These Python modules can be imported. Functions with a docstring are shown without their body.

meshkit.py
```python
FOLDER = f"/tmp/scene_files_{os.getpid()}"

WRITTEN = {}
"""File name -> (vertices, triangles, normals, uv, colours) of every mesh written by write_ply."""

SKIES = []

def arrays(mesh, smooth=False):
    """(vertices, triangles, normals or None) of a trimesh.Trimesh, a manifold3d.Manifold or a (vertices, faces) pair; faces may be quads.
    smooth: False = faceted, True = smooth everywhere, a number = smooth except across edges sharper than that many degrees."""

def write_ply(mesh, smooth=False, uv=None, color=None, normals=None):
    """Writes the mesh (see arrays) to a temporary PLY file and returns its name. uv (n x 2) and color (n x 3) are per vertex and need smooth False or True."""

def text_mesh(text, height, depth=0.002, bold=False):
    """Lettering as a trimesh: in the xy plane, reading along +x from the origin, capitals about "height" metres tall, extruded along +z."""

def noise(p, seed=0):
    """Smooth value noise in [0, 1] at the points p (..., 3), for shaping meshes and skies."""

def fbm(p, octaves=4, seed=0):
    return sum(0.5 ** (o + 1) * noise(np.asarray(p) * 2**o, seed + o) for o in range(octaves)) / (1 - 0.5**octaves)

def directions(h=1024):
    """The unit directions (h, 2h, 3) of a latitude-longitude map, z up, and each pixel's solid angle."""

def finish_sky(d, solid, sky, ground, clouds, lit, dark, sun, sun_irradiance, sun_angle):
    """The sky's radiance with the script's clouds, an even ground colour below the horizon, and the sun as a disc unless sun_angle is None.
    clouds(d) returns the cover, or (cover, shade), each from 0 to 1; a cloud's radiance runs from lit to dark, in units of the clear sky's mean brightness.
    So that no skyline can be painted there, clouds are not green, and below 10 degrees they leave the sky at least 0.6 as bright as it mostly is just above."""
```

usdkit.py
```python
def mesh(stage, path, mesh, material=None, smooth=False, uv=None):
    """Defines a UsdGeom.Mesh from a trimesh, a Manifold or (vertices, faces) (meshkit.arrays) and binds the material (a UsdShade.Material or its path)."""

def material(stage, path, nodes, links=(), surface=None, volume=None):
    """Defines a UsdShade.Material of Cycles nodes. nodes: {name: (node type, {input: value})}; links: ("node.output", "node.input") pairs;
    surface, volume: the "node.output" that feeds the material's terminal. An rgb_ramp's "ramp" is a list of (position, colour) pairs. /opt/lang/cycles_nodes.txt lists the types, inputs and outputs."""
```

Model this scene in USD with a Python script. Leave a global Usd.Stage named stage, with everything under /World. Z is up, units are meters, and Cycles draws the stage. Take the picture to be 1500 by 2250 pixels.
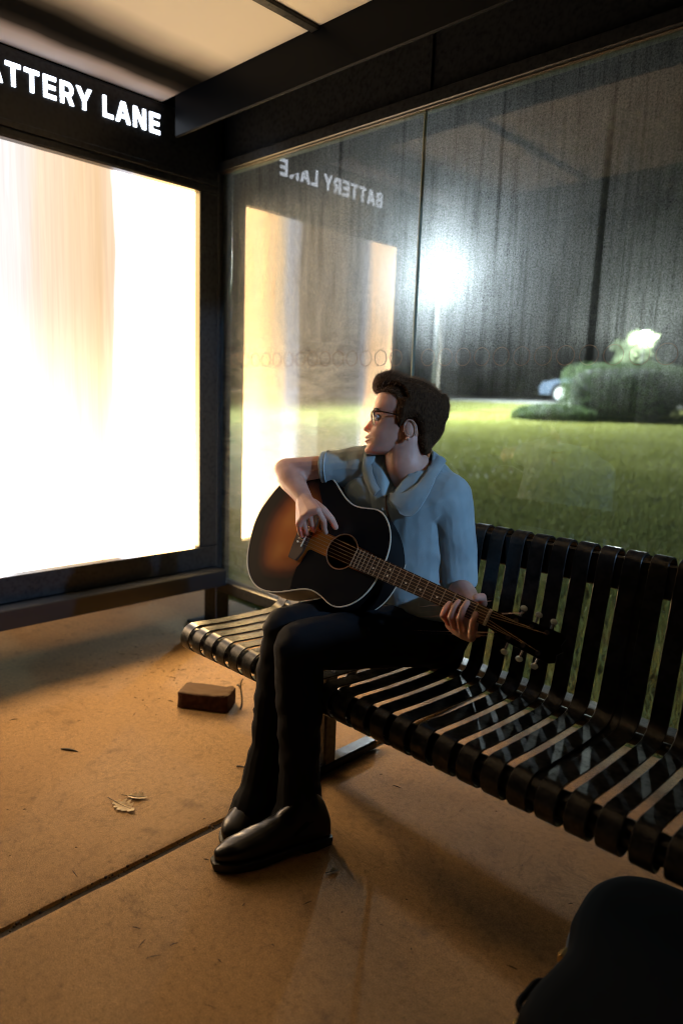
import math, random
import numpy as np
import trimesh, manifold3d, shapely
import shapely.geometry as sg
from scipy.interpolate import CubicSpline, PchipInterpolator
from scipy.spatial.transform import Rotation as Rot
from pxr import Usd, UsdGeom, UsdShade, UsdLux, Sdf, Gf, Vt
import usdkit, meshkit

random.seed(7); RNG = np.random.default_rng(7)
stage = Usd.Stage.CreateInMemory()
UsdGeom.SetStageUpAxis(stage, 'Z'); UsdGeom.SetStageMetersPerUnit(stage, 1.0)
UsdGeom.Xform.Define(stage, '/World')

# ---------------------------------------------------------------- camera
# x runs along the glass wall (away from the corner), y through the glass to the lawn, z up; the corner is the origin
EYE = np.array([2.89, -2.119, 1.22])
F_PX, YAW, PITCH, ROLL = 1532.2, 0.76434252, 0.164889941, 0.0366245423
_fw = np.array([-math.sin(YAW) * math.cos(PITCH), math.cos(YAW) * math.cos(PITCH), -math.sin(PITCH)])
_r = np.array([math.cos(YAW), math.sin(YAW), 0.0]); _u = np.cross(_r, _fw)
RIGHT = math.cos(ROLL) * _r + math.sin(ROLL) * _u
UP = -math.sin(ROLL) * _r + math.cos(ROLL) * _u
cam = UsdGeom.Camera.Define(stage, '/World/camera')
cam.CreateFocalLengthAttr(24.5); cam.CreateHorizontalApertureAttr(24.5 * 1500 / F_PX)
cam.CreateVerticalApertureAttr(24.5 * 2250 / F_PX)
cam.CreateFStopAttr(1.6); cam.CreateFocusDistanceAttr(2.0)
cam.CreateExposureAttr(-0.18)
cam.CreateClippingRangeAttr(Gf.Vec2f(0.05, 2000))
_m = np.eye(4); _m[0, :3] = RIGHT; _m[1, :3] = UP; _m[2, :3] = -_fw; _m[3, :3] = EYE
cam.AddTransformOp().Set(Gf.Matrix4d(*_m.ravel().tolist()))

def M(name, nodes, links=(), surface='p.BSDF', volume=None):
    return usdkit.material(stage, '/World/Looks/' + name, nodes, links, surface=surface, volume=volume)

# ---------------------------------------------------------------- night sky
sky_mat = M('night_sky', {'s': ('sky_texture', {'sky_type': 'single_scattering', 'sun_disc': False, 'sun_elevation': 0.03, 'sun_rotation': 2.6}),
                          'b': ('background_shader', {'strength': SKY_STRENGTH if 'SKY_STRENGTH' in globals() else 0.0003})},
            [('s.color', 'b.color')], surface='b.background')
dome = UsdLux.DomeLight.Define(stage, '/World/sky')
UsdShade.MaterialBindingAPI.Apply(dome.GetPrim()).Bind(sky_mat)

# brightness of the lamps that the photograph shows or implies
POSTER = 1.7          # the advert light box
SIGN = 5.5            # the lit letters
LAMP_A = 1.7e5        # floodlight on the pole beyond the lawn
LAMP_A_GLARE = 2.3e4    # added glowing ball below its head, for the glare
LAMP_B = 1.4e5        # lamp in the little tree
LAMP_STREET = 4200.0  # cool street lamp past the far end of the shelter

# ---------------------------------------------------------------- names, labels, groups
_used = {}
def uniq(path):
    n = _used.get(path, -1) + 1; _used[path] = n
    return path if n == 0 else f'{path}_{n:03d}'
def path_of(parent):
    return '/World' if parent is None else str(parent.GetPath())
def tag(p, label=None, category=None, group=None, kind=None):
    p = p.GetPrim() if hasattr(p, 'GetPrim') else p
    for k, v in (('label', label), ('category', category), ('group', group), ('kind', kind)):
        if v: p.SetCustomDataByKey(k, v)
    return p
def thing(name, label, category, loc=(0, 0, 0), group=None, kind=None, rotz=0.0):
    x = UsdGeom.Xform.Define(stage, uniq('/World/' + name))
    x.AddTranslateOp().Set(Gf.Vec3d(*map(float, loc)))
    if rotz: x.AddRotateZOp().Set(math.degrees(rotz))
    p = x.GetPrim(); tag(p, label, category, group, kind)
    ORIGIN[str(p.GetPath())] = np.array(loc, float)
    return p
ORIGIN = {}
def origin(parent):
    return ORIGIN.get('/'.join(path_of(parent).split('/')[:3]), np.zeros(3))
def arr(mesh):
    v, f, _ = meshkit.arrays(mesh, False)
    return np.asarray(v, float), np.asarray(f)
def obj(name, mesh, mat, parent=None, smooth=False, local=False, **kw):
    """One Mesh prim; vertices are given in world coordinates unless local."""
    v, f = arr(mesh)
    if parent is not None and not local: v = v - origin(parent)
    p = uniq(path_of(parent) + '/' + name)
    m = usdkit.mesh(stage, p, (v, f), mat, smooth=smooth)
    pr = m.GetPrim(); tag(pr, **kw)
    return pr
def struct(name, mesh, mat, smooth=False):
    return obj(name, mesh, mat, None, smooth, kind='structure')

# ---------------------------------------------------------------- little mesh helpers
cat = trimesh.util.concatenate
def box(lo, hi, bev=0.0):
    lo, hi = np.minimum(lo, hi).astype(float), np.maximum(lo, hi).astype(float)
    if bev <= 0:
        b = trimesh.creation.box(hi - lo); b.apply_translation((lo + hi) / 2); return b
    bev = min(bev, (hi - lo).min() * 0.45)
    pts = []
    for k in range(3):
        for sx in (0, 1):
            for sy in (0, 1):
                for sz in (0, 1):
                    c = np.array([sx, sy, sz])
                    p = np.where(c == 1, hi - bev, lo + bev); p[k] = hi[k] if c[k] else lo[k]
                    pts.append(p)
    return trimesh.convex.convex_hull(np.array(pts))
def unit(a):
    a = np.asarray(a, float); return a / (np.linalg.norm(a) + 1e-12)
def tube(pts, rad, sides=10, caps=True):
    p = np.asarray(pts, float); n = len(p)
    t = np.gradient(p, axis=0); t /= np.linalg.norm(t, axis=1, keepdims=True) + 1e-12
    a = np.cross(t[0], [0, 0, 1.0] if abs(t[0][2]) < 0.9 else [1.0, 0, 0]); a = unit(a)
    A = []
    for i in range(n):
        a = unit(a - t[i] * (a @ t[i])); A.append(a)
    A = np.array(A); B = np.cross(t, A)
    r = np.broadcast_to(np.asarray(rad, float), (n,))
    ang = np.arange(sides) * 2 * np.pi / sides
    v = p[:, None] + r[:, None, None] * (np.cos(ang)[None, :, None] * A[:, None] + np.sin(ang)[None, :, None] * B[:, None])
    v = v.reshape(-1, 3); f = []
    for i in range(n - 1):
        for j in range(sides):
            k = (j + 1) % sides
            f += [[i * sides + j, i * sides + k, (i + 1) * sides + k], [i * sides + j, (i + 1) * sides + k, (i + 1) * sides + j]]
    if caps:
        v = np.vstack([v, p[0], p[-1]]); c0, c1 = len(v) - 2, len(v) - 1
        for j in range(sides):
            k = (j + 1) % sides
            f += [[c0, k, j], [c1, (n - 1) * sides + j, (n - 1) * sides + k]]
    return trimesh.Trimesh(v, np.array(f), process=False)
def sweep_rect(pts, side, w, h):
    """Strip of width w along the fixed direction side and thickness h across it, along pts."""
    p = np.asarray(pts, float); side = unit(side)
    t = np.gradient(p, axis=0); t /= np.linalg.norm(t, axis=1, keepdims=True)
    nrm = np.cross(t, side); nrm /= np.linalg.norm(nrm, axis=1, keepdims=True)
    c = min(h * 0.3, 0.0015)
    prof = [(-w / 2 + c, h / 2), (w / 2 - c, h / 2), (w / 2, h / 2 - c), (w / 2, -h / 2 + c), (w / 2 - c, -h / 2), (-w / 2 + c, -h / 2), (-w / 2, -h / 2 + c), (-w / 2, h / 2 - c)]
    k = len(prof); v = np.array([[q + side * a + nn * b for a, b in prof] for q, nn in zip(p, nrm)]).reshape(-1, 3); f = []
    for i in range(len(p) - 1):
        for j in range(k):
            l = (j + 1) % k
            f += [[i * k + j, (i + 1) * k + j, (i + 1) * k + l], [i * k + j, (i + 1) * k + l, i * k + l]]
    for j in range(1, k - 1):
        f += [[0, j, j + 1], [(len(p) - 1) * k, (len(p) - 1) * k + j + 1, (len(p) - 1) * k + j]]
    m = trimesh.Trimesh(v, np.array(f), process=False)
    if m.volume < 0: m.invert()
    return m
def cyl(a, b, r, sides=16, r2=None):
    return tube([np.asarray(a, float), (np.asarray(a, float) + np.asarray(b, float)) / 2, np.asarray(b, float)], [r, (r + (r if r2 is None else r2)) / 2, r if r2 is None else r2], sides)
def catmull(pts, n=40):
    p = np.asarray(pts, float); d = np.r_[0, np.cumsum(np.linalg.norm(np.diff(p, axis=0), axis=1))]
    return CubicSpline(d, p)(np.linspace(0, d[-1], n))
def sphere(c, r, sub=2):
    s = trimesh.creation.icosphere(sub, 1.0); s.apply_scale(r); s.apply_translation(c); return s
def cards(pos, nrm, size, seed=0, aspect=0.55, fold=0.25):
    """Leaf shaped faces: a rhombus folded along its midrib at each position."""
    r = np.random.default_rng(seed); n = len(pos); nrm = nrm / (np.linalg.norm(nrm, axis=1, keepdims=True) + 1e-9)
    a = np.cross(nrm, r.normal(size=(n, 3))); a /= np.linalg.norm(a, axis=1, keepdims=True) + 1e-9
    b = np.cross(nrm, a); s = np.broadcast_to(size, (n,))[:, None]
    v = np.stack([pos - a * s * 0.5, pos + b * s * 0.5 * aspect + nrm * s * fold * 0.5, pos + a * s * 0.5, pos - b * s * 0.5 * aspect + nrm * s * fold * 0.5], 1).reshape(-1, 3)
    i = np.arange(n)[:, None] * 4
    f = np.vstack([i + [0, 1, 2], i + [0, 2, 3]])
    return trimesh.Trimesh(v, f, process=False)
def loft(rings, closed=True, cap=True):
    """rings: (n, k, 3) points."""
    R = np.asarray(rings, float); n, k = R.shape[:2]; v = R.reshape(-1, 3); f = []
    for i in range(n - 1):
        for j in range(k if closed else k - 1):
            l = (j + 1) % k
            f += [[i * k + j, i * k + l, (i + 1) * k + l], [i * k + j, (i + 1) * k + l, (i + 1) * k + j]]
    if cap:
        v = np.vstack([v, R[0].mean(0), R[-1].mean(0)])
        for j in range(k):
            l = (j + 1) % k
            f += [[len(v) - 2, l, j], [len(v) - 1, (n - 1) * k + j, (n - 1) * k + l]]
    m = trimesh.Trimesh(v, np.array(f), process=False)
    if cap and m.volume < 0: m.invert()
    return m
def to_man(m):
    v, f = arr(m)
    mm = trimesh.Trimesh(v, f, process=True); mm.merge_vertices()
    return manifold3d.Manifold(manifold3d.Mesh(np.asarray(mm.vertices, np.float32), np.asarray(mm.faces, np.uint32)))
def to_tm(m):
    g = m.to_mesh(); return trimesh.Trimesh(np.array(g.vert_properties[:, :3], float), np.array(g.tri_verts), process=True)

# ---------------------------------------------------------------- materials
def simple(name, col, rough=0.5, metal=0.0, spec=0.5, coat=0.0, bump=None, vary=0.0, scale=40, **kw):
    n = {'p': ('principled_bsdf', {'base_color': col, 'roughness': rough, 'metallic': metal, 'specular_ior_level': spec, 'coat_weight': coat, **kw})}; l = []
    if vary or bump:
        n['g'] = ('geometry', {}); n['t'] = ('noise_texture', {'scale': scale, 'detail': 5, 'roughness': 0.6}); l += [('g.position', 't.vector')]
    if vary:
        c = np.array(col)
        n['r'] = ('rgb_ramp', {'ramp': [(0.3, tuple(c * (1 - vary))), (0.7, tuple(c * (1 + vary)))]}); l += [('t.fac', 'r.fac'), ('r.color', 'p.base_color')]
    if bump:
        n['b'] = ('bump', {'strength': bump[0], 'distance': bump[1]}); l += [('t.fac', 'b.height'), ('b.normal', 'p.normal')]
    return M(name, n, l)
black_paint = M('black_frame_paint', {
    'g': ('geometry', {}), 't': ('noise_texture', {'scale': 60, 'detail': 6, 'roughness': 0.65}),
    'r': ('rgb_ramp', {'ramp': [(0.35, (0.006, 0.007, 0.009)), (0.75, (0.016, 0.017, 0.019))]}),
    'q': ('rgb_ramp', {'ramp': [(0.3, (0.28,) * 3), (0.7, (0.42,) * 3)]}),
    'p': ('principled_bsdf', {'specular_ior_level': 0.5})},
    [('g.position', 't.vector'), ('t.fac', 'r.fac'), ('t.fac', 'q.fac'), ('r.color', 'p.base_color'), ('q.color', 'p.roughness')])
strap_paint = M('bench_strap_coating', {
    'g': ('geometry', {}), 't': ('noise_texture', {'scale': 25, 'detail': 8, 'roughness': 0.7}),
    'r': ('rgb_ramp', {'ramp': [(0.3, (0.007, 0.0075, 0.008)), (0.72, (0.020, 0.019, 0.018))]}),
    'q': ('rgb_ramp', {'ramp': [(0.3, (0.2,) * 3), (0.72, (0.42,) * 3)]}),
    'p': ('principled_bsdf', {'specular_ior_level': 0.35})},
    [('g.position', 't.vector'), ('t.fac', 'r.fac'), ('t.fac', 'q.fac'), ('r.color', 'p.base_color'), ('q.color', 'p.roughness')])
def emit(name, col, strength):
    return M(name, {'e': ('emission', {'color': col, 'strength': strength})}, surface='e.emission')
def foliage(name, dark, light, trans=0.35, scale=1.6):
    return M(name, {'g': ('geometry', {}), 't': ('noise_texture', {'scale': scale, 'detail': 3}), 'w': ('white_noise_texture', {'dimensions': '1D'}),
                    'a': ('math', {'math_type': 'add'}), 'h': ('math', {'math_type': 'multiply', 'value2': 0.5}),
                    'r': ('rgb_ramp', {'ramp': [(0.25, dark), (0.75, light)]}),
                    'p': ('principled_bsdf', {'roughness': 0.7, 'specular_ior_level': 0.12}), 't2': ('translucent_bsdf', {}),
                    'm': ('mix_closure', {'fac': trans})},
             [('g.position', 't.vector'), ('g.random_per_island', 'w.w'), ('t.fac', 'a.value1'), ('w.value', 'a.value2'), ('a.value', 'h.value1'), ('h.value', 'r.fac'),
              ('r.color', 'p.base_color'), ('r.color', 't2.color'), ('p.BSDF', 'm.closure1'), ('t2.BSDF', 'm.closure2')], surface='m.closure')
# ================================================================ the setting
JOINT_X = 1.398
concrete = M('worn_concrete', {
    'g': ('geometry', {}),
    'n1': ('noise_texture', {'scale': 1.1, 'detail': 8, 'roughness': 0.62}), 'n2': ('noise_texture', {'scale': 60, 'detail': 8, 'roughness': 0.8}),
    'n3': ('noise_texture', {'scale': 420, 'detail': 2, 'roughness': 0.8}), 'v': ('voronoi_texture', {'scale': 150}),
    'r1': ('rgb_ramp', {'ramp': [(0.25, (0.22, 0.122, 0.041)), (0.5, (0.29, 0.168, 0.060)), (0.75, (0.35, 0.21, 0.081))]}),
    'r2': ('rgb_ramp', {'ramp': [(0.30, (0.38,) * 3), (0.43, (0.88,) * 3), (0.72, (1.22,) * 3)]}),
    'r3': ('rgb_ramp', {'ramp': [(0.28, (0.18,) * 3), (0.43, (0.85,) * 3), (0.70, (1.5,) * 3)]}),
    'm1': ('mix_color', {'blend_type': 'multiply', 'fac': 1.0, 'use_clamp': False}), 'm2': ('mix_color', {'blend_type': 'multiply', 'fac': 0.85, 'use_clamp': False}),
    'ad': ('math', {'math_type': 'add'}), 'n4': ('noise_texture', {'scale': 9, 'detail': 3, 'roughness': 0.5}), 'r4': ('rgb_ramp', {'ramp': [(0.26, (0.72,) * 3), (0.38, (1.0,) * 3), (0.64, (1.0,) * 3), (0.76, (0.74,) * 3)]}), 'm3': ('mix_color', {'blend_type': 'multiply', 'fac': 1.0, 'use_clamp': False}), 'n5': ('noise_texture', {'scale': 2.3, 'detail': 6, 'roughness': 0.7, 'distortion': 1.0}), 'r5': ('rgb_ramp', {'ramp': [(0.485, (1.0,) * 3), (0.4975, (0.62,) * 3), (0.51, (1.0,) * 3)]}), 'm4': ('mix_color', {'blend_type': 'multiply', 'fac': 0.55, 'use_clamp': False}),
    'b': ('bump', {'strength': 0.35, 'distance': 0.004}), 'p': ('principled_bsdf', {'roughness': 0.78, 'specular_ior_level': 0.3})},
    [('g.position', 'n1.vector'), ('g.position', 'n2.vector'), ('g.position', 'n3.vector'), ('g.position', 'v.vector'),
     ('n1.fac', 'r1.fac'), ('n2.fac', 'r2.fac'), ('n3.fac', 'r3.fac'), ('r1.color', 'm1.a'), ('r2.color', 'm1.b'), ('m1.result', 'm2.a'), ('r3.color', 'm2.b'),
     ('g.position', 'n4.vector'), ('n4.fac', 'r4.fac'), ('m2.result', 'm3.a'), ('r4.color', 'm3.b'), ('g.position', 'n5.vector'), ('n5.fac', 'r5.fac'), ('m3.result', 'm4.a'), ('r5.color', 'm4.b'), ('m4.result', 'p.base_color'), ('n2.fac', 'ad.value1'), ('n3.fac', 'ad.value2'), ('ad.value', 'b.height'), ('b.normal', 'p.normal')])
joint_dirt = simple('joint_dirt', (0.035, 0.027, 0.02), 0.95, vary=0.5, scale=90)

def slab(x0, x1, y0, y1, seed):
    """A cast slab: gently uneven top, edges chipped and rounded over."""
    nx, ny = max(2, int((x1 - x0) / 0.05)), max(2, int((y1 - y0) / 0.05))
    xs = np.r_[x0, x0 + 0.006, np.linspace(x0 + 0.02, x1 - 0.02, nx), x1 - 0.006, x1]; ys = np.r_[y0, y0 + 0.006, np.linspace(y0 + 0.02, y1 - 0.02, ny), y1 - 0.006, y1]
    X, Y = np.meshgrid(xs, ys, indexing='ij'); P = np.stack([X, Y, np.zeros_like(X)], -1)
    e = np.minimum.reduce([X - x0, x1 - X, Y - y0, y1 - Y])
    Z = 0.0022 * (meshkit.fbm(P * 2.2, 3, seed) - 0.5) - np.where(e < 0.001, 0.012, np.where(e < 0.008, 0.0035, 0))
    wob = 0.004 * (meshkit.noise(P * 14, seed + 3) - 0.5) * (e < 0.008)
    X = X + np.where((X - x0 < 0.008) | (x1 - X < 0.008), wob, 0); Y = Y + np.where((Y - y0 < 0.008) | (y1 - Y < 0.008), wob, 0)
    v = np.stack([X, Y, Z], -1).reshape(-1, 3); n, m = X.shape; f = []
    i, j = np.meshgrid(np.arange(n - 1), np.arange(m - 1), indexing='ij'); a = (i * m + j).ravel()
    f = np.vstack([np.c_[a, a + m, a + m + 1], np.c_[a, a + m + 1, a + 1]])
    return trimesh.Trimesh(v, f, process=False)
pav = UsdGeom.Xform.Define(stage, '/World/pavement').GetPrim(); tag(pav, kind='structure')
obj('joint_bed', box((-2.4, -3.6, -0.06), (5.2, 0.34, -0.011)), joint_dirt, pav)
g = 0.009
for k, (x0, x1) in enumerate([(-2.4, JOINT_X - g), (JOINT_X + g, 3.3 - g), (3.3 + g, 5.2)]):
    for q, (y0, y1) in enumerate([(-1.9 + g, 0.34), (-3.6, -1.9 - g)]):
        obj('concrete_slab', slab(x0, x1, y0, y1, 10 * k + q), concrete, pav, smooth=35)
# the street the shelter faces (behind the camera)
asphalt = simple('asphalt', (0.05, 0.05, 0.05), 0.85, vary=0.35, scale=70, bump=(0.4, 0.004))
struct('kerb', box((-40, -3.76, -0.3), (40, -3.61, -0.004), 0.015), simple('kerb_stone', (0.3, 0.29, 0.27), 0.8, vary=0.2))
struct('street', box((-60, -13.0, -0.4), (60, -3.765, -0.14)), asphalt)
# rising lawn, road, ground under the wood
def ground_z(x, y):
    return np.interp(y, [-20, 0.3, 6, 12, 18.0, 19.6, 21.4, 27.5, 40, 90], [-0.02, -0.02, 0.24, 0.52, 0.80, 0.97, 1.26, 1.40, 2.6, 9.0]) + 0.10 * (meshkit.noise(np.stack([x * 0.16, y * 0.16, 0 * x], -1), 5) - 0.5) * np.clip((np.asarray(y) - 1) / 4, 0, 1) * (np.asarray(y) < 20)
def sheet(xs, ys, zf, off=0.0):
    X, Y = np.meshgrid(xs, ys, indexing='ij'); Z = zf(X, Y) + off
    v = np.stack([X, Y, Z], -1).reshape(-1, 3); n, m = X.shape
    i, j = np.meshgrid(np.arange(n - 1), np.arange(m - 1), indexing='ij'); a = (i * m + j).ravel()
    return trimesh.Trimesh(v, np.vstack([np.c_[a, a + m, a + m + 1], np.c_[a, a + m + 1, a + 1]]), process=False)
soil = M('lawn_soil', {'g': ('geometry', {}), 'n': ('noise_texture', {'scale': 1.1, 'detail': 5}), 'n2': ('noise_texture', {'scale': 60, 'detail': 4}),
    'r': ('rgb_ramp', {'ramp': [(0.3, (0.13, 0.135, 0.032)), (0.7, (0.21, 0.205, 0.06))]}), 'r2': ('rgb_ramp', {'ramp': [(0.3, (0.45,) * 3), (0.75, (1.15,) * 3)]}),
    'm': ('mix_color', {'blend_type': 'multiply', 'fac': 1.0, 'use_clamp': False}), 'b': ('bump', {'strength': 0.8, 'distance': 0.05}), 'p': ('principled_bsdf', {'roughness': 0.9, 'specular_ior_level': 0.15})},
    [('g.position', 'n.vector'), ('g.position', 'n2.vector'), ('n.fac', 'r.fac'), ('n2.fac', 'r2.fac'), ('r.color', 'm.a'), ('r2.color', 'm.b'), ('m.result', 'p.base_color'), ('n2.fac', 'b.height'), ('b.normal', 'p.normal')])
struct('lawn_ground', sheet(np.linspace(-34, 16, 101), np.r_[np.linspace(0.345, 21.0, 100)], ground_z), soil, smooth=True)
road_mat = simple('pale_road', (0.22, 0.215, 0.20), 0.8, vary=0.2, scale=12)
struct('road', sheet(np.linspace(-60, 40, 60), np.linspace(21.0, 27.6, 14), ground_z, 0.004), road_mat, smooth=True)
struct('wood_floor', sheet(np.linspace(-120, 90, 60), np.linspace(27.6, 130, 40), ground_z), simple('leaf_mould', (0.035, 0.03, 0.02), 0.95, vary=0.4, scale=3), smooth=True)
struct('side_ground', cat([sheet(np.linspace(-120, -34, 20), np.linspace(-3.5, 21, 10), ground_z), sheet(np.linspace(16, 90, 20), np.linspace(-3.5, 21, 10), ground_z), sheet(np.linspace(-34, -2.4, 12), np.linspace(-3.6, 0.345, 4), ground_z), sheet(np.linspace(5.2, 16, 8), np.linspace(-3.6, 0.345, 4), ground_z),
    sheet(np.linspace(-120, 90, 12), np.linspace(-120, -13, 12), lambda x, y: 0 * x - 0.15)]), soil)
# grass blades where single blades still show
def blades(n, seed, ymin, ymax, hh):
    r = np.random.default_rng(seed)
    y = ymin + (ymax - ymin) * r.random(n) ** 1.6; d = y + 2.119
    x = 2.89 + d * (-np.tan(np.radians(r.uniform(12, 46, n)))); x = np.where(y < 2, r.uniform(-3, 3.2, n), x)
    z = ground_z(x, y); h = hh * r.uniform(0.6, 1.25, n) * (0.75 + 0.5 * meshkit.noise(np.stack([x, y, 0 * x], -1) * 1.3, 3)); w = 0.0035 + 0.0006 * d
    a = r.uniform(0, 2 * np.pi, n); l = r.uniform(0.1, 0.7, n) * h
    b = np.stack([x, y, z - 0.005], -1); dx = np.stack([np.cos(a), np.sin(a), 0 * a], -1); px = np.stack([-np.sin(a), np.cos(a), 0 * a], -1)
    mid = b + dx * (l * 0.35)[:, None] + np.array([0, 0, 1]) * (h * 0.6)[:, None]; tip = b + dx * l[:, None] + np.array([0, 0, 1]) * h[:, None]
    v = np.stack([b - px * w[:, None], b + px * w[:, None], mid - px * (w * 0.7)[:, None], mid + px * (w * 0.7)[:, None], tip], 1).reshape(-1, 3)
    i = np.arange(n)[:, None] * 5
    return trimesh.Trimesh(v, np.vstack([i + [0, 1, 3], i + [0, 3, 2], i + [2, 3, 4]]), process=False)
grass_mat = foliage('grass_blades', (0.14, 0.15, 0.03), (0.27, 0.265, 0.08), 0.3, 0.8)
gr = obj('grass', blades(150000, 3, 0.4, 19.0, 0.055), grass_mat); tag(gr, 'short mown lawn seen through the lower part of the glass wall', 'grass', kind='stuff')

# ---------------------------------------------------------------- beyond the lawn
leaf_hedge = foliage('hedge_leaves', (0.025, 0.045, 0.015), (0.075, 0.11, 0.04), 0.25, 2.0)
core_mat = simple('bush_core', (0.012, 0.014, 0.008), 0.95)
bark = simple('bark', (0.09, 0.075, 0.06), 0.9, vary=0.4, scale=9, bump=(0.6, 0.02))
LUMP = 0.20
def blob_points(n, c, r, seed, power=2.6, shell=0.16):
    g = np.random.default_rng(seed); d = g.normal(size=(n, 3)); d /= np.linalg.norm(d, axis=1, keepdims=True)
    k = (np.abs(d) ** power).sum(1) ** (-1 / power)
    lump = 1 + LUMP * (meshkit.fbm(d * 2.3 + seed, 3, seed) - 0.5) * 2
    q = d * (k * lump * (1 - shell * g.random(n) ** 1.5))[:, None] * np.asarray(r) + np.asarray(c)
    return q, d
def bush(name, label, c, r, n, leaf, mat, seed, cat_='bush', power=2.6):
    t = thing(name, label, cat_, (c[0], c[1], float(ground_z(np.array(c[0]), np.array(c[1])))))
    q, d = blob_points(n, c, r, seed, power); keep = q[:, 2] > origin(t)[2] + 0.01
    obj('foliage', cards(q[keep], d[keep] + np.random.default_rng(seed).normal(size=(keep.sum(), 3)) * 0.7, leaf * np.random.default_rng(seed + 1).uniform(0.6, 1.3, keep.sum()), seed), mat, t, kind='stuff')
    s = trimesh.creation.icosphere(3, 1.0); k = (np.abs(s.vertices) ** power).sum(1) ** (-1 / power); s.vertices = s.vertices * k[:, None] * np.asarray(r) * 0.80 + np.asarray(c)
    obj('dark_core', s, core_mat, t)  # solid dark core inside the leaf cards
    return t
hp = np.array([-5.518, 18.211, 0.793])
gz = lambda p: float(ground_z(np.array(p[0]), np.array(p[1])))
LUMP = 0.09
bush('hedge', 'large rounded clipped bush at the far edge of the lawn', (hp[0], hp[1], gz(hp) + 0.78), (1.68, 1.2, 0.86), 13000, 0.075, leaf_hedge, 21, power=4.6)
lp = np.array([-6.851, 16.711, 0.856])
bush('low_shrub', 'low spreading shrub in front of the car, left of the big bush', (lp[0], lp[1], gz(lp) + 0.16), (1.3, 0.7, 0.34), 3200, 0.10, leaf_hedge, 22, power=2.0)
LUMP = 0.20
leaf_pale = foliage('leaves_with_lamp_glow', (0.10, 0.13, 0.07), (0.24, 0.28, 0.17), 0.4, 1.5)  # leaf colour lightened to carry the lamp glare
def tree(name, label, base, trunk_h, c, r, n, leaf, mat, seed, tr=0.09):
    t = thing(name, label, 'tree', base); b = np.asarray(base, float); c = np.asarray(c, float)
    path = catmull([b - [0, 0, 0.1], b + [0.05, 0, trunk_h * 0.5], b + [0, 0.04, trunk_h], c], 12)
    obj('trunk', tube(path, np.linspace(tr, tr * 0.3, 12), 9), bark, t, smooth=True)
    g = np.random.default_rng(seed); P, N = [], []
    for k in range(9):
        cc = c + g.normal(size=3) * np.asarray(r) * 0.45; rr = np.asarray(r) * g.uniform(0.35, 0.6)
        q, d = blob_points(n // 9, cc, rr, seed + k, 2.0, 0.6); P.append(q); N.append(d)
        obj('limb', tube(catmull([path[-4], (path[-3] + cc) / 2 + [0, 0, 0.05], cc], 7), np.linspace(tr * 0.35, tr * 0.1, 7), 6), bark, t, smooth=True)
    P, N = np.vstack(P), np.vstack(N); keep = P[:, 2] > b[2] + 0.3
    obj('crown', cards(P[keep], N[keep] + g.normal(size=(keep.sum(), 3)) * 0.8, leaf * g.uniform(0.6, 1.3, keep.sum()), seed), mat, t, kind='stuff')
    return t
tp = np.array([-6.496, 21.591, 1.121]); tb = (tp[0], tp[1], gz(tp)); tc = np.array([-6.715, 21.503, 2.977])
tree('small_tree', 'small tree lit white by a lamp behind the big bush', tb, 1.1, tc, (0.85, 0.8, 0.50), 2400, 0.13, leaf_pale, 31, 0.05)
tp = np.array([-10.783, 16.376, 1.039]); tc = np.array([-10.898, 16.290, 4.510]); tp = tp + np.array([-1.95, 2.60, 0.0]); tc = tc + np.array([-1.95, 2.60, 0.35])
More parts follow.
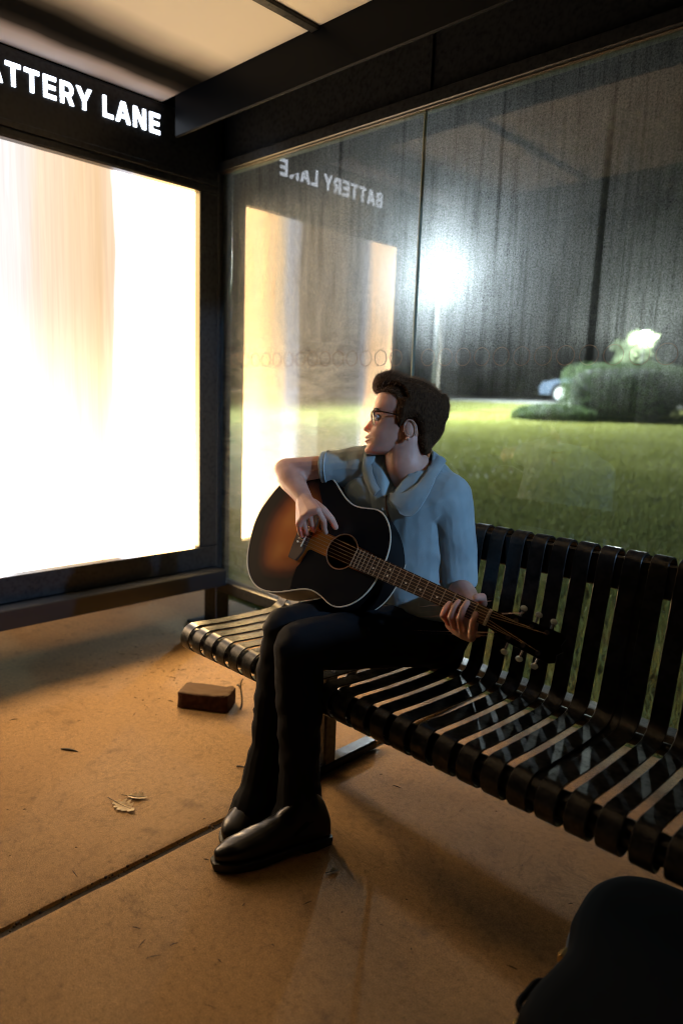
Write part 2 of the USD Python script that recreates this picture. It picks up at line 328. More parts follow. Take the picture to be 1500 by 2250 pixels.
tree('young_tree', 'young tree beside the floodlight, its leaves bleached by the glare', (tp[0], tp[1], gz(tp)), 2.6, tc, (0.62, 0.62, 0.7), 800, 0.15, leaf_pale, 32, 0.06)
# the far wood reads as one dark mass
g_ = np.random.default_rng(5); P, N, TR = [], [], []
for k in range(46):
    x, y = g_.uniform(-62, 12), g_.uniform(33, 60); h = g_.uniform(9, 17); z0 = gz((x, y))
    TR.append(tube(catmull([(x, y, z0 - 0.2), (x + g_.normal() * 0.2, y, z0 + h * 0.4), (x + g_.normal() * 0.5, y, z0 + h * 0.8)], 8), np.linspace(0.13, 0.05, 8), 7))
    for q_ in range(7):
        cc = (x + g_.normal() * 1.8, y + g_.normal() * 1.2, z0 + h * g_.uniform(0.28, 1.0)); q, d = blob_points(190, cc, np.array([2.2, 1.8, 1.5]) * g_.uniform(0.6, 1.3), 500 + 10 * k + q_, 2.0, 0.7); P.append(q); N.append(d)
P, N = np.vstack(P), np.vstack(N)
wood = thing('wood', 'dark mass of trees beyond the road', 'wood', (-20, 33, 1.9), kind='stuff')
obj('crowns', cards(P, N + g_.normal(size=P.shape), 0.42 * g_.uniform(0.6, 1.4, len(P)), 9), foliage('wood_leaves', (0.03, 0.04, 0.02), (0.07, 0.085, 0.05), 0.3, 0.5), wood, kind='stuff')
obj('trunks', cat(TR), bark, wood, smooth=True, kind='stuff')
u_, d_ = g_.uniform(-62, 14, 9000), g_.uniform(0, 1, 9000); yy = 29.5 + 6 * d_ ** 2; zz = ground_z(u_, yy)
und = np.stack([u_, yy, zz + g_.uniform(0, 1, 9000) * (0.5 + 2.0 * meshkit.noise(np.stack([u_ * 0.5, yy * 0, yy * 0], -1), 4))], -1)
ug = obj('undergrowth', cards(und, g_.normal(size=und.shape), 0.3 * g_.uniform(0.6, 1.4, 9000), 12), foliage('undergrowth_leaves', (0.03, 0.04, 0.018), (0.08, 0.095, 0.05), 0.3, 0.7))
tag(ug, 'tangle of dark undergrowth along the far side of the road', 'undergrowth', kind='stuff')
# lamps
pole_mat = simple('pole_paint', (0.04, 0.04, 0.04), 0.7)
lamp_emit = emit('floodlight_lens', (0.80, 0.93, 1.0), LAMP_A)
la = np.array([-11.487, 17.098, 5.442]); lb = np.array([-11.490, 17.096, 1.359]); base = np.array([la[0], la[1], gz(la)])
t = thing('lamp_post', 'tall pole with a glaring white floodlight beyond the lawn', 'lamp post', base)
obj('pole', tube([base - [0, 0, 0.2], base + [0, 0, 1.5], base + [0, 0, 3.0], (la[0], la[1], la[2] + 0.12)], [0.075, 0.065, 0.055, 0.05], 14), pole_mat, t, smooth=30)
obj('base_plate', cyl(base + [0, 0, -0.02], base + [0, 0, 0.05], 0.16, 20), pole_mat, t, smooth=30)
to_eye = unit([EYE[0] - la[0], EYE[1] - la[1], 0.0]); sd = np.cross(to_eye, [0, 0, 1.0])
hc = la + to_eye * 0.14; dn = unit(to_eye * 0.50 + np.array([0, 0, -0.866])); fr_ = np.cross(sd, dn)
hb = box((-0.17, -0.12, -0.05), (0.17, 0.12, 0.05), 0.015); Rm = np.c_[sd, fr_, dn]
if np.linalg.det(Rm) < 0: Rm[:, 0] *= -1
hb.vertices = hb.vertices @ Rm.T + hc; obj('lamp_head', hb, black_paint, t)
ln = box((-0.14, -0.04, 0.040), (0.14, 0.04, 0.0504)); ln.vertices = ln.vertices @ Rm.T + hc; obj('lens', ln, lamp_emit, t)
Rs = np.c_[to_eye, sd, [0, 0, 1.0]]; shd = box((0.40, -0.34, -0.158), (0.41, 0.34, -0.02)); shd.vertices = shd.vertices @ Rs.T + hc; obj('added_drop_shield', shd, black_paint, t)  # added plate that cuts the flood beam off before the shelter
arm_ = cat([box((0.05, q, -0.035), (0.40, q + 0.02, -0.02)) for q in (-0.34, 0.32)]); arm_.vertices = arm_.vertices @ Rs.T + hc; obj('added_shield_arm', arm_, black_paint, t, kind='stuff')
obj('added_glare_ball', sphere(la + to_eye * 0.10 - [0, 0, 0.24], 0.07, 3), emit('added_glare_ball', (0.80, 0.93, 1.0), LAMP_A_GLARE), t, smooth=True)  # added glowing ball that makes the visible glare
obj('bracket', tube([(la[0], la[1], la[2] + 0.08), la + to_eye * 0.06 + [0, 0, 0.09], hc - dn * 0.05], 0.02, 8), black_paint, t)
lb2 = np.array([-6.088, 20.784, 3.439]); b2 = np.array([lb2[0], lb2[1], gz(lb2)])
t = thing('garden_lamp', 'slim pole lamp shining above the small tree behind the big bush', 'lamp', b2)
obj('pole', tube([b2 - [0, 0, 0.1], b2 + [0, 0, 1.2], lb2 - [0, 0, 0.16]], 0.035, 10), pole_mat, t, smooth=30)
obj('globe', sphere(lb2, 0.13, 3), emit('globe_glass', (0.9, 1.0, 0.95), LAMP_B / 100), t, smooth=True)
obj('cap', cyl(lb2 + [0, 0, 0.125], lb2 + [0, 0, 0.17], 0.07, 16, 0.02), black_paint, t)
# the parked car, mostly behind the bush
def car():
    w0 = np.array([-9.601, 22.380, 1.544]); gy = w0[1]; gz0 = gz((w0[0], gy)) + 0.004
    t = thing('parked_car', 'blue grey car parked on the road half hidden by the big bush', 'car', (w0[0], gy, gz0))
    paint = simple('car_paint', (0.07, 0.095, 0.14), 0.4, coat=0.3); o = np.array([w0[0], gy, gz0])
    side = sg.Polygon([(-0.82, 0.28), (-0.86, 0.55), (-0.72, 0.74), (0.15, 0.88), (0.55, 0.92), (1.15, 1.38), (2.55, 1.42), (3.2, 0.98), (3.62, 0.92), (3.68, 0.5), (3.6, 0.28)]).buffer(0.06).buffer(-0.06)
    for wx in (0.0, 2.75): side = side.difference(sg.Point(wx, 0.32).buffer(0.385))
    def ext(poly, y0, y1):
        m = trimesh.creation.extrude_polygon(poly, y1 - y0, engine='earcut'); v = m.vertices.copy(); m.vertices = np.c_[v[:, 0], y0 + v[:, 2], v[:, 1]] + o; 
        if m.volume < 0: m.invert()
        return m
    obj('body', ext(side, 0.0, 1.7), paint, t)
    win = sg.Polygon([(0.72, 0.95), (1.2, 1.32), (1.78, 1.35), (1.78, 0.95)]); win2 = sg.Polygon([(1.86, 0.95), (1.86, 1.35), (2.5, 1.35), (3.0, 1.0)])
    gm = simple('car_window', (0.01, 0.012, 0.014), 0.08)
    obj('window', ext(win, -0.008, 0.004), gm, t); obj('window', ext(win2, -0.008, 0.004), gm, t)
    tyre = simple('tyre', (0.015,) * 3, 0.85); rim = simple('wheel_rim', (0.55, 0.55, 0.53), 0.5)
    for wx in (0.0, 2.75):
        for y0 in (0.02, 1.5):
            a = o + [wx, y0, 0.32]; w = obj('wheel', cyl(a, a + [0, 0.2, 0], 0.33, 26), tyre, t, smooth=30)
            obj('rim', cyl(a + [0, -0.012, 0], a + [0, 0.02, 0], 0.225, 20), rim, w, smooth=30)
    obj('headlight', box(o + [-0.84, 0.1, 0.56], o + [-0.6, 0.4, 0.7], 0.02), simple('headlight_lens', (0.12, 0.12, 0.13), 0.2), t)
    obj('bumper', box(o + [-0.93, 0.06, 0.3], o + [-0.8, 1.64, 0.5], 0.03), simple('bumper_plastic', (0.03,) * 3, 0.6), t)
car()
sp = np.array([-9.047, 19.847, 1.369]); stn = trimesh.creation.icosphere(3, 1.0); stn.vertices = stn.vertices * [0.2, 0.16, 0.13] * (0.85 + 0.3 * meshkit.fbm(stn.vertices * 1.7, 3, 4))[:, None] + [sp[0], sp[1], gz(sp) + 0.06]
st_ = obj('stone', stn, simple('pale_stone', (0.6, 0.58, 0.55), 0.8, vary=0.15, scale=8), smooth=True); tag(st_, 'small pale stone on the road edge left of the car', 'stone')
pp = np.array([-7.946, 19.854, 1.549]); pz = gz(pp)
t = thing('marker_post', 'thin white marker post at the left end of the big bush', 'post', (pp[0], pp[1], pz))
obj('shaft', box((pp[0] - 0.05, pp[1] - 0.03, pz - 0.1), (pp[0] + 0.05, pp[1] + 0.03, pz + 0.62), 0.01), simple('white_post', (0.5, 0.52, 0.48), 0.7), t)
obj('cap', box((pp[0] - 0.06, pp[1] - 0.04, pz + 0.62), (pp[0] + 0.06, pp[1] + 0.04, pz + 0.66), 0.008), black_paint, t)

# the cool street lamp past the open end of the shelter that lights the sitter's shoulder
lx, ly = 12.5, -0.35
t = thing('street_lamp', 'globe street lamp on a dark post past the far end of the shelter', 'street lamp', (lx, ly, 0.0))
obj('pole', tube([(lx, ly, -0.3), (lx, ly, 2.0), (lx, ly, 4.75)], [0.09, 0.07, 0.055], 14), black_paint, t, smooth=30)
obj('globe', sphere((lx, ly, 4.9), 0.16, 3), emit('street_globe', (0.36, 0.62, 1.0), LAMP_STREET), t, smooth=True)
obj('cap', cyl((lx, ly, 5.055), (lx, ly, 5.11), 0.09, 16, 0.03), black_paint, t, smooth=30)
# ================================================================ the shelter
Z_CEIL, Y_BEAM, SEAM_X = 2.458, -0.33, 1.20
sh = thing('bus_shelter', 'black framed bus shelter with wet fogged glass back wall and pale roof panels', 'bus shelter')
glass = M('wet_fogged_glass', {
    'g': ('geometry', {}), 'xyz': ('separate_xyz', {}),
    # runs of water: noise stretched tall, wandering a little
    'mp1': ('mapping', {'scale': (24, 1, 0.45)}), 'ns1': ('noise_texture', {'scale': 1.0, 'detail': 3, 'roughness': 0.55, 'distortion': 0.25}),
    'rs1': ('rgb_ramp', {'ramp': [(0.0, (1,) * 3), (0.60, (1,) * 3), (0.635, (0.5,) * 3), (0.69, (0.15,) * 3), (1, (0.12,) * 3)]}),
    'mp2': ('mapping', {'scale': (85, 1, 2.0), 'location': (3.1, 0, 1.7)}), 'ns2': ('noise_texture', {'scale': 1.0, 'detail': 4, 'roughness': 0.65}),
    'rs2': ('rgb_ramp', {'ramp': [(0.3, (1.15,) * 3), (0.5, (0.95,) * 3), (0.68, (0.4,) * 3)]}),
    'nd': ('noise_texture', {'scale': 170, 'detail': 3, 'roughness': 0.8}), 'rd': ('rgb_ramp', {'ramp': [(0.32, (0.12,) * 3), (0.5, (1.0,) * 3), (0.66, (1.9,) * 3)]}),
    'nb': ('noise_texture', {'scale': 3.2, 'detail': 3}), 'rb': ('rgb_ramp', {'ramp': [(0.25, (0.55,) * 3), (0.75, (1.25,) * 3)]}),
    # fog thins out towards the bottom
    'wob': ('math', {'math_type': 'multiply_add', 'value2': 0.5, 'value3': -0.25}), 'zz': ('math', {'math_type': 'add'}),
    'rz': ('map_range', {'range_type': 'smoothstep', 'from_min': 1.14, 'from_max': 1.48, 'to_min': 0.035, 'to_max': 1.0, 'clamp': True}),
    'm1': ('math', {'math_type': 'multiply'}), 'm2': ('math', {'math_type': 'multiply'}), 'm3': ('math', {'math_type': 'multiply'}), 'm4': ('math', {'math_type': 'multiply'}),
    # wiped patch by the corner: hand smears, haze doubling as panel reflection
    'mw': ('mapping', {'scale': (34, 1, 2.6)}), 'nw': ('noise_texture', {'scale': 1.0, 'detail': 2, 'distortion': 2.6}),
    'ww': ('noise_texture', {'scale': 1.0, 'detail': 4, 'roughness': 0.6, 'distortion': 0.9}), 'mh': ('mapping', {'scale': (4.5, 1, 17)}), 'wh': ('noise_texture', {'scale': 1.0, 'detail': 4, 'roughness': 0.6, 'distortion': 1.4}), 'sw': ('map_range', {'range_type': 'smoothstep', 'from_min': 1.38, 'from_max': 1.55, 'to_min': 0, 'to_max': 1, 'clamp': True}), 'wm': ('mix_float', {}),
    'rw': ('rgb_ramp', {'ramp': [(0.32, (0.30,) * 3), (0.50, (0.62,) * 3), (0.68, (0.92,) * 3)]}),
    'sx': ('map_range', {'range_type': 'smoothstep', 'from_min': 0.75, 'from_max': 1.15, 'to_min': 1.0, 'to_max': 0.0, 'clamp': True}),
    'sz': ('map_range', {'range_type': 'smoothstep', 'from_min': 1.95, 'from_max': 2.15, 'to_min': 1.0, 'to_max': 0.0, 'clamp': True}),
    'sx2': ('map_range', {'range_type': 'smoothstep', 'from_min': 0.08, 'from_max': 0.30, 'to_min': 0.1, 'to_max': 1.0, 'clamp': True}), 'sz2': ('map_range', {'range_type': 'smoothstep', 'from_min': 0.55, 'from_max': 1.0, 'to_min': 0.15, 'to_max': 1.0, 'clamp': True}), 'hs0': ('math', {'math_type': 'multiply'}), 'hs1': ('math', {'math_type': 'multiply'}), 'sm': ('math', {'math_type': 'multiply'}), 'smv': ('math', {'math_type': 'multiply'}),
    'fogmix': ('mix_float', {'use_clamp': True}), 'fog': ('math', {'math_type': 'multiply', 'value2': FOG if 'FOG' in globals() else 0.05}),
    # the pane itself: Fresnel mirror over clear glass
    'dot': ('vector_math', {'math_type': 'dot_product'}), 'ab': ('math', {'math_type': 'absolute'}), 'om': ('math', {'math_type': 'subtract', 'value1': 1.0}),
    'pw': ('math', {'math_type': 'power', 'value2': 5.0}), 'sch0': ('math', {'math_type': 'multiply_add', 'value2': 1.7, 'value3': 0.088}), 'nbf': ('math', {'math_type': 'subtract', 'value1': 1.0}), 'sch': ('math', {'math_type': 'multiply', 'use_clamp': True}),
    'clear': ('transparent_bsdf', {'color': (0.955, 0.975, 0.965)}), 'mirror': ('glossy_bsdf', {'color': (1, 1, 1), 'distribution': 'ggx'}),
    'rr': ('math', {'math_type': 'multiply_add', 'value2': 0.05, 'value3': 0.004}),
    'pane': ('mix_closure', {}), 'scat': ('refraction_bsdf', {'color': (0.93, 0.96, 0.97), 'roughness': 0.95, 'IOR': 1.10, 'distribution': 'ggx'}),
    'film': ('mix_closure', {}), 'haze': ('diffuse_bsdf', {'color': (0.75, 0.78, 0.78)}), 'haze2': ('translucent_bsdf', {'color': (0.75, 0.78, 0.78)}), 'hz': ('mix_closure', {'fac': 0.6}),
    'hs': ('math', {'math_type': 'multiply'}), 'hs2': ('math', {'math_type': 'multiply_add', 'value2': 0.27, 'value3': 0.006}), 'hf': ('math', {'math_type': 'multiply_add', 'value2': 1.1}), 'all': ('mix_closure', {})},
    [('g.position', 'xyz.vector'), ('g.position', 'mp1.vector'), ('mp1.vector', 'ns1.vector'), ('ns1.fac', 'rs1.fac'), ('g.position', 'mp2.vector'), ('mp2.vector', 'ns2.vector'), ('ns2.fac', 'rs2.fac'),
     ('g.position', 'nd.vector'), ('nd.fac', 'rd.fac'), ('g.position', 'nb.vector'), ('nb.fac', 'rb.fac'),
     ('nb.fac', 'wob.value1'), ('xyz.z', 'zz.value1'), ('wob.value', 'zz.value2'), ('zz.value', 'rz.value'),
     ('rs1.color', 'm1.value1'), ('rs2.color', 'm1.value2'), ('m1.value', 'm2.value1'), ('rd.color', 'm2.value2'), ('m2.value', 'm3.value1'), ('rb.color', 'm3.value2'), ('m3.value', 'm4.value1'), ('rz.result', 'm4.value2'),
     ('g.position', 'mw.vector'), ('mw.vector', 'ww.vector'), ('g.position', 'mh.vector'), ('mh.vector', 'wh.vector'), ('xyz.z', 'sw.value'), ('sw.result', 'wm.fac'), ('wh.fac', 'wm.a'), ('ww.fac', 'wm.b'), ('wm.result', 'rw.fac'), ('xyz.x', 'sx.value'), ('xyz.z', 'sz.value'), ('sx.result', 'sm.value1'), ('sz.result', 'sm.value2'),
     ('rw.color', 'smv.value1'), ('rd.color', 'smv.value2'), ('sm.value', 'fogmix.fac'), ('m4.value', 'fogmix.a'), ('smv.value', 'fogmix.b'), ('fogmix.result', 'fog.value1'),
     ('g.incoming', 'dot.vector1'), ('g.normal', 'dot.vector2'), ('dot.value', 'ab.value1'), ('ab.value', 'om.value2'), ('om.value', 'pw.value1'), ('pw.value', 'sch0.value1'), ('g.backfacing', 'nbf.value2'), ('sch0.value', 'sch.value1'), ('nbf.value', 'sch.value2'),
     ('fog.value', 'rr.value1'), ('rr.value', 'mirror.roughness'), ('sch.value', 'pane.fac'), ('clear.BSDF', 'pane.closure1'), ('mirror.BSDF', 'pane.closure2'),
     ('fog.value', 'film.fac'), ('pane.closure', 'film.closure1'), ('scat.BSDF', 'film.closure2'),
     ('haze.BSDF', 'hz.closure1'), ('haze2.BSDF', 'hz.closure2'), ('fog.value', 'hf.value1'), ('xyz.x', 'sx2.value'), ('xyz.z', 'sz2.value'), ('sx2.result', 'hs0.value1'), ('sz2.result', 'hs0.value2'), ('sm.value', 'hs1.value1'), ('hs0.value', 'hs1.value2'), ('hs1.value', 'hs.value1'), ('smv.value', 'hs.value2'), ('hs.value', 'hs2.value1'), ('hs2.value', 'hf.value3'), ('hf.value', 'all.fac'), ('film.closure', 'all.closure1'), ('hz.closure', 'all.closure2')], surface='all.closure')
etch = M('etched_ring', {'d': ('diffuse_bsdf', {'color': (0.30, 0.22, 0.17)}), 't': ('transparent_bsdf', {'color': (0.95,) * 3}), 'm': ('mix_closure', {'fac': 0.45})}, [('t.BSDF', 'm.closure1'), ('d.BSDF', 'm.closure2')], surface='m.closure')
RING_Z, RING_P, RING_R = 1.373, 0.0775, 0.0315
panes = []
for k, (x0, x1) in enumerate([(0.0, SEAM_X - 0.002), (SEAM_X + 0.002, 3.76)]):
    p = obj('glass_pane', box((x0, 0.0, 0.262), (x1, 0.010, 2.2395), 0.001), glass, sh, label='fogged glass pane smeared by hand beside the light box' if k == 0 else 'fogged glass pane streaked with runs of water over the lawn')
    panes.append((p, x0, x1))
th = np.linspace(0, 2 * np.pi, 41)[:-1]
for i in range(-22, 27):
    cx = 1.740 + i * RING_P * 1.003
    for p, x0, x1 in panes:
        if x0 + 0.04 < cx < x1 - 0.04:
            ro, ri = RING_R, RING_R - 0.0022
            rings = [[(cx + r * math.cos(a), y, RING_Z + r * math.sin(a)) for a in th] for r, y in ((ri, -0.0006), (ro, -0.0006), (ro, -0.0012), (ri, -0.0012), (ri, -0.0006))]
            obj('etched_ring', loft(rings, cap=False), etch, p)
seam_mat = simple('seam_gasket', (0.05, 0.055, 0.05), 0.45)
obj('seam_gasket', box((SEAM_X - 0.003, -0.003, 0.264), (SEAM_X + 0.003, 0.013, 2.239), 0.001), simple('seam_silicone', (0.22, 0.25, 0.2), 0.25), sh)
# rails that hold the glass
obj('top_rail', box((0.0, -0.030, 2.240), (3.8, 0.042, 2.285), 0.003), black_paint, sh)
obj('top_rail_lip', box((0.0, -0.016, 2.2362), (3.8, -0.003, 2.2398), 0.001), simple('rail_lip', (0.055, 0.04, 0.03), 0.3), sh)
obj('bottom_rail', box((0.0, -0.028, 0.200), (3.8, 0.040, 0.258), 0.003), black_paint, sh)
# dark strip above the glass, in two lengths, and the eaves beam in front of it
for x0, x1 in ((-0.02, SEAM_X - 0.004), (SEAM_X + 0.004, 3.8)):
    obj('clerestory_panel', box((x0, 0.004, 2.287), (x1, 0.03, 2.60), 0.002), black_paint, sh)
obj('clerestory_strip', box((SEAM_X - 0.022, -0.004, 2.287), (SEAM_X + 0.022, 0.002, 2.6), 0.001), black_paint, sh)
obj('eaves_beam', box((0.10, Y_BEAM, 2.293), (3.85, Y_BEAM + 0.014, 2.520), 0.004), simple('beam_gloss', (0.004, 0.005, 0.007), 0.4, spec=0.05), sh)
obj('front_beam', box((-0.1, -1.86, 2.30), (3.85, -1.78, 2.54), 0.004), black_paint, sh)
obj('roof_cover', box((-0.1, -0.33, 2.602), (3.8, 0.06, 2.62), 0.003), black_paint, sh)
roof_mat = M('opal_roof_shadow_band', {'g': ('geometry', {}), 'xyz': ('separate_xyz', {}), 'n': ('noise_texture', {'scale': 2.2, 'detail': 4}), 'n2': ('noise_texture', {'scale': 300, 'detail': 2}),
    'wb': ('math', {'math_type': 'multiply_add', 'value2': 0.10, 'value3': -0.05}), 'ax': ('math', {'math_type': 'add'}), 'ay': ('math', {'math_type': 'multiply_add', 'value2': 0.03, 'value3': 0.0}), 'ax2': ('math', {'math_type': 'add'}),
    'band': ('rgb_ramp', {'ramp': [(0.0, (0.60, 0.52, 0.49)), (0.08, (0.42, 0.36, 0.34)), (0.15, (0.03, 0.027, 0.025)), (0.22, (0.006, 0.006, 0.006)), (0.30, (0.006, 0.006, 0.006)), (0.36, (0.05, 0.047, 0.043)), (0.46, (0.30, 0.28, 0.26)), (0.56, (0.52, 0.50, 0.46)), (1.0, (0.55, 0.53, 0.48))]}),  # soft ceiling shadow painted into the base colour across x
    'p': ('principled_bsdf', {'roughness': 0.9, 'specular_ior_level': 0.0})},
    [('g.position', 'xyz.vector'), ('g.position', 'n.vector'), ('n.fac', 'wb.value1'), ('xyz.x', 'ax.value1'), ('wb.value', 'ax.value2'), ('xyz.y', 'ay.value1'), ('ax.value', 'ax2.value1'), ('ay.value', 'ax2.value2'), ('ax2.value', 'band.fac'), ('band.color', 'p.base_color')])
roof_plain = simple('opal_roof_even', (0.55, 0.52, 0.46), 0.6, vary=0.06, scale=3)
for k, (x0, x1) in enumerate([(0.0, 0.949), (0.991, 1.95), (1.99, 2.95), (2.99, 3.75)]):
    obj('roof_panel', box((x0, -1.78, Z_CEIL), (x1, Y_BEAM - 0.002, Z_CEIL + 0.008)), roof_mat if k == 0 else roof_plain, sh, **({'label': 'pale roof panel with a painted shadow band beside the sign'} if k == 0 else {}))
for x in (0.95, 1.951, 2.951):
    obj('roof_bar', box((x, -1.78, Z_CEIL - 0.012), (x + 0.039, Y_BEAM - 0.001, Z_CEIL + 0.03), 0.003), black_paint, sh)
# posts
obj('corner_post', box((-0.10, -0.030, 0.0), (-0.001, 0.06, 2.60), 0.004), black_paint, sh)
obj('post_bead', box((0.000, -0.032, 0.05), (0.006, -0.026, 2.28), 0.001), simple('post_bead_metal', (0.10, 0.10, 0.10), 0.25, metal=0.6), sh)
obj('base_plate', box((-0.16, -0.10, 0.0), (0.05, 0.12, 0.014), 0.003), black_paint, sh)
obj('post', box((-0.10, -1.47, 0.0), (-0.004, -1.385, 2.30), 0.004), black_paint, sh)
for x, y in ((3.77, -0.02), (3.77, -1.86)):
    obj('post', box((x, y, 0.0), (x + 0.08, y + 0.08, 2.292), 0.004), black_paint, sh)
obj('added_shade_panel', box((3.775, -1.78, 0.10), (3.80, 0.0, 1.44), 0.003), black_paint, sh)  # added out of view to keep the street lamp off the floor
sc_ = cyl((0.0125, -0.091, 2.377), (0.0165, -0.091, 2.377), 0.004, 10); obj('screw', sc_, simple('bright_screw', (0.7, 0.7, 0.72), 0.2, metal=1.0), sh)

# ---------------------------------------------------------------- the advert light box in the end wall
lb_ = thing('advert_light_box', 'glowing white and orange advert light box in a black frame', 'light box', (0, -0.73, 0.2))
Y0, Y1, ZB, ZT = -1.335, -0.135, 0.443, 2.135
poster = M('backlit_poster', {
    'g': ('geometry', {}), 'xyz': ('separate_xyz', {}), 'mp': ('mapping', {'scale': (1, 9, 0.8)}), 'n': ('noise_texture', {'scale': 1.0, 'detail': 4, 'roughness': 0.6, 'distortion': 0.4}),
    'wy': ('math', {'math_type': 'multiply_add', 'value2': 0.16, 'value3': -0.08}), 'yy': ('math', {'math_type': 'add'}),
    'mr': ('map_range', {'from_min': Y0, 'from_max': Y1, 'to_min': 0, 'to_max': 1}),
    'r': ('rgb_ramp', {'ramp': [(0.0, (15, 10.4, 5.6)), (0.05, (10, 6.8, 3.9)), (0.17, (8.5, 5.4, 2.8)), (0.22, (2.6, 2.5, 2.7)), (0.27, (1.15, 1.08, 1.05)), (0.33, (1.1, 0.98, 0.88)), (0.40, (1.15, 0.90, 0.66)), (0.50, (1.15, 0.86, 0.58)), (0.58, (1.05, 0.72, 0.42)),
                                (0.64, (1.15, 0.85, 0.60)), (0.69, (3.6, 3.7, 4.1)), (0.73, (4.4, 4.4, 4.7)), (0.78, (8, 5.6, 3.1)), (0.85, (12.5, 7.5, 3.0)), (0.90, (16, 10.3, 4.2)), (1.0, (16, 10.3, 4.2))]}),
    'mp2': ('mapping', {'scale': (1, 60, 1.3)}), 'n2': ('noise_texture', {'scale': 1.0, 'detail': 6, 'roughness': 0.7, 'distortion': 0.8}), 'r2': ('rgb_ramp', {'ramp': [(0.28, (1.08,) * 3), (0.5, (1.22,) * 3), (0.72, (1.38,) * 3)]}),
    'rz': ('map_range', {'range_type': 'smootherstep', 'from_min': 0.35, 'from_max': 1.75, 'to_min': 1.8, 'to_max': 0.50, 'clamp': True}),
    'mu': ('mix_color', {'blend_type': 'multiply', 'fac': 1.0, 'use_clamp': False}), 'st': ('math', {'math_type': 'multiply', 'value2': POSTER}), 'e': ('emission', {})},
    [('g.position', 'xyz.vector'), ('g.position', 'mp.vector'), ('mp.vector', 'n.vector'), ('n.fac', 'wy.value1'), ('xyz.y', 'yy.value1'), ('wy.value', 'yy.value2'), ('yy.value', 'mr.value'), ('mr.result', 'r.fac'),
     ('g.position', 'mp2.vector'), ('mp2.vector', 'n2.vector'), ('n2.fac', 'r2.fac'), ('r.color', 'mu.a'), ('r2.color', 'mu.b'), ('mu.result', 'e.color'), ('xyz.z', 'rz.value'), ('rz.result', 'st.value1'), ('st.value', 'e.strength')], surface='e.emission')
obj('poster', box((-0.040, Y0, ZB), (-0.036, Y1, ZT)), poster, lb_, label='backlit front poster')
obj('poster', box((-0.144, Y0, ZB), (-0.140, Y1, ZT)), emit('back_poster_glow', (1.0, 0.66, 0.36), 4.0), lb_, label='backlit rear poster facing away from the bench')
obj('case', box((-0.139, Y0 - 0.002, ZB - 0.002), (-0.041, Y1 + 0.002, ZT + 0.002)), black_paint, lb_)
lip = simple('poster_lip', (0.10, 0.07, 0.045), 0.35)
obj('top_frame', box((-0.17, -1.38, ZT + 0.003), (0.006, -0.032, 2.168), 0.003), black_paint, lb_)
obj('top_lip', box((-0.034, Y0, ZT - 0.002), (0.002, Y1, ZT + 0.0025)), lip, lb_)
obj('bottom_frame', box((-0.17, -1.38, 0.332), (0.008, -0.032, ZB - 0.001), 0.003), black_paint, lb_)
obj('bottom_tray', box((-0.19, -1.38, 0.248), (0.100, -0.032, 0.330), 0.004), simple('tray_gloss', (0.013, 0.014, 0.016), 0.22), lb_)
obj('side_frame', box((-0.17, Y1, ZB), (0.006, -0.032, ZT + 0.002), 0.003), black_paint, lb_)
obj('side_frame', box((-0.17, -1.38, ZB), (0.006, Y0, ZT + 0.002), 0.003), black_paint, lb_)
# ---------------------------------------------------------------- the lit name sign above it
def letters(text, height, depth, weight, track):
    """Lettering built letter by letter with some spacing between them."""
    import glob
    from PIL import Image, ImageDraw, ImageFont
    font = ImageFont.truetype(glob.glob('/opt/blender-*/*/datafiles/fonts/Inter.woff2')[0], 300)
    font.set_variation_by_axes([32, weight]); capt = font.getbbox('E', anchor='ls'); s = height / (-capt[1]); x = 0.0; out = []
    for ch in text:
        w = font.getlength(ch)
        if ch != ' ':
            x0, y0, x1, y1 = font.getbbox(ch, anchor='ls'); im = Image.new('L', (x1 - x0 + 8, y1 - y0 + 8)); ImageDraw.Draw(im).text((4 - x0, 4 - y0), ch, 255, font, anchor='ls')
            on = np.pad(np.asarray(im) > 127, ((0, 0), (1, 1))).astype(np.int8); r, a = np.nonzero(np.diff(on, axis=1) == 1); b = np.nonzero(np.diff(on, axis=1) == -1)[1]
            shp = shapely.union_all(shapely.box(a, -r - 1, b, -r)).buffer(1.2).buffer(-1.2).simplify(1.0)
            for gm in getattr(shp, 'geoms', [shp]):
                m = trimesh.creation.extrude_polygon(gm, depth, engine='earcut'); v = m.vertices; m.vertices = np.c_[x + (v[:, 0] - 4 + x0) * s, (v[:, 1] + 4 - y0) * s, v[:, 2]]; out.append(m)
        x += w * s + track
    return out
sg_ = thing('name_sign', 'black sign board above the light box lit with the white words BATTERY LANE', 'sign', (0, -0.73, 2.17))
obj('board', box((-0.13, -1.47, 2.170), (0.004, -0.032, 2.452), 0.003), black_paint, sg_)
obj('cover_strip', box((0.005, -1.47, 2.172), (0.012, -0.034, 2.196), 0.002), black_paint, sg_)
TX = letters('BATTERY LANE', 0.081, 0.005, 700, 0.0105); b0, b1 = min(m.vertices[:, 0].min() for m in TX), max(m.vertices[:, 0].max() for m in TX)
s = (1.137 - 0.346) / (b1 - b0); letter_glow = emit('sign_letters', (0.80, 0.88, 1.0), SIGN)
for m in TX:
    v = m.vertices; m.vertices = np.c_[0.0045 + v[:, 2], -1.137 + (v[:, 0] - b0) * s, 2.3185 + v[:, 1]]; obj('letter', m, letter_glow, sg_)
obj('added_glow_tube', cyl((-0.045, -1.4, 2.4535), (-0.045, -0.05, 2.4535), 0.0015, 8), emit('added_tube_glow', (1.0, 0.85, 0.8), 0.5), sg_)  # added glowing strip, hidden behind the board, brightens the ceiling edge
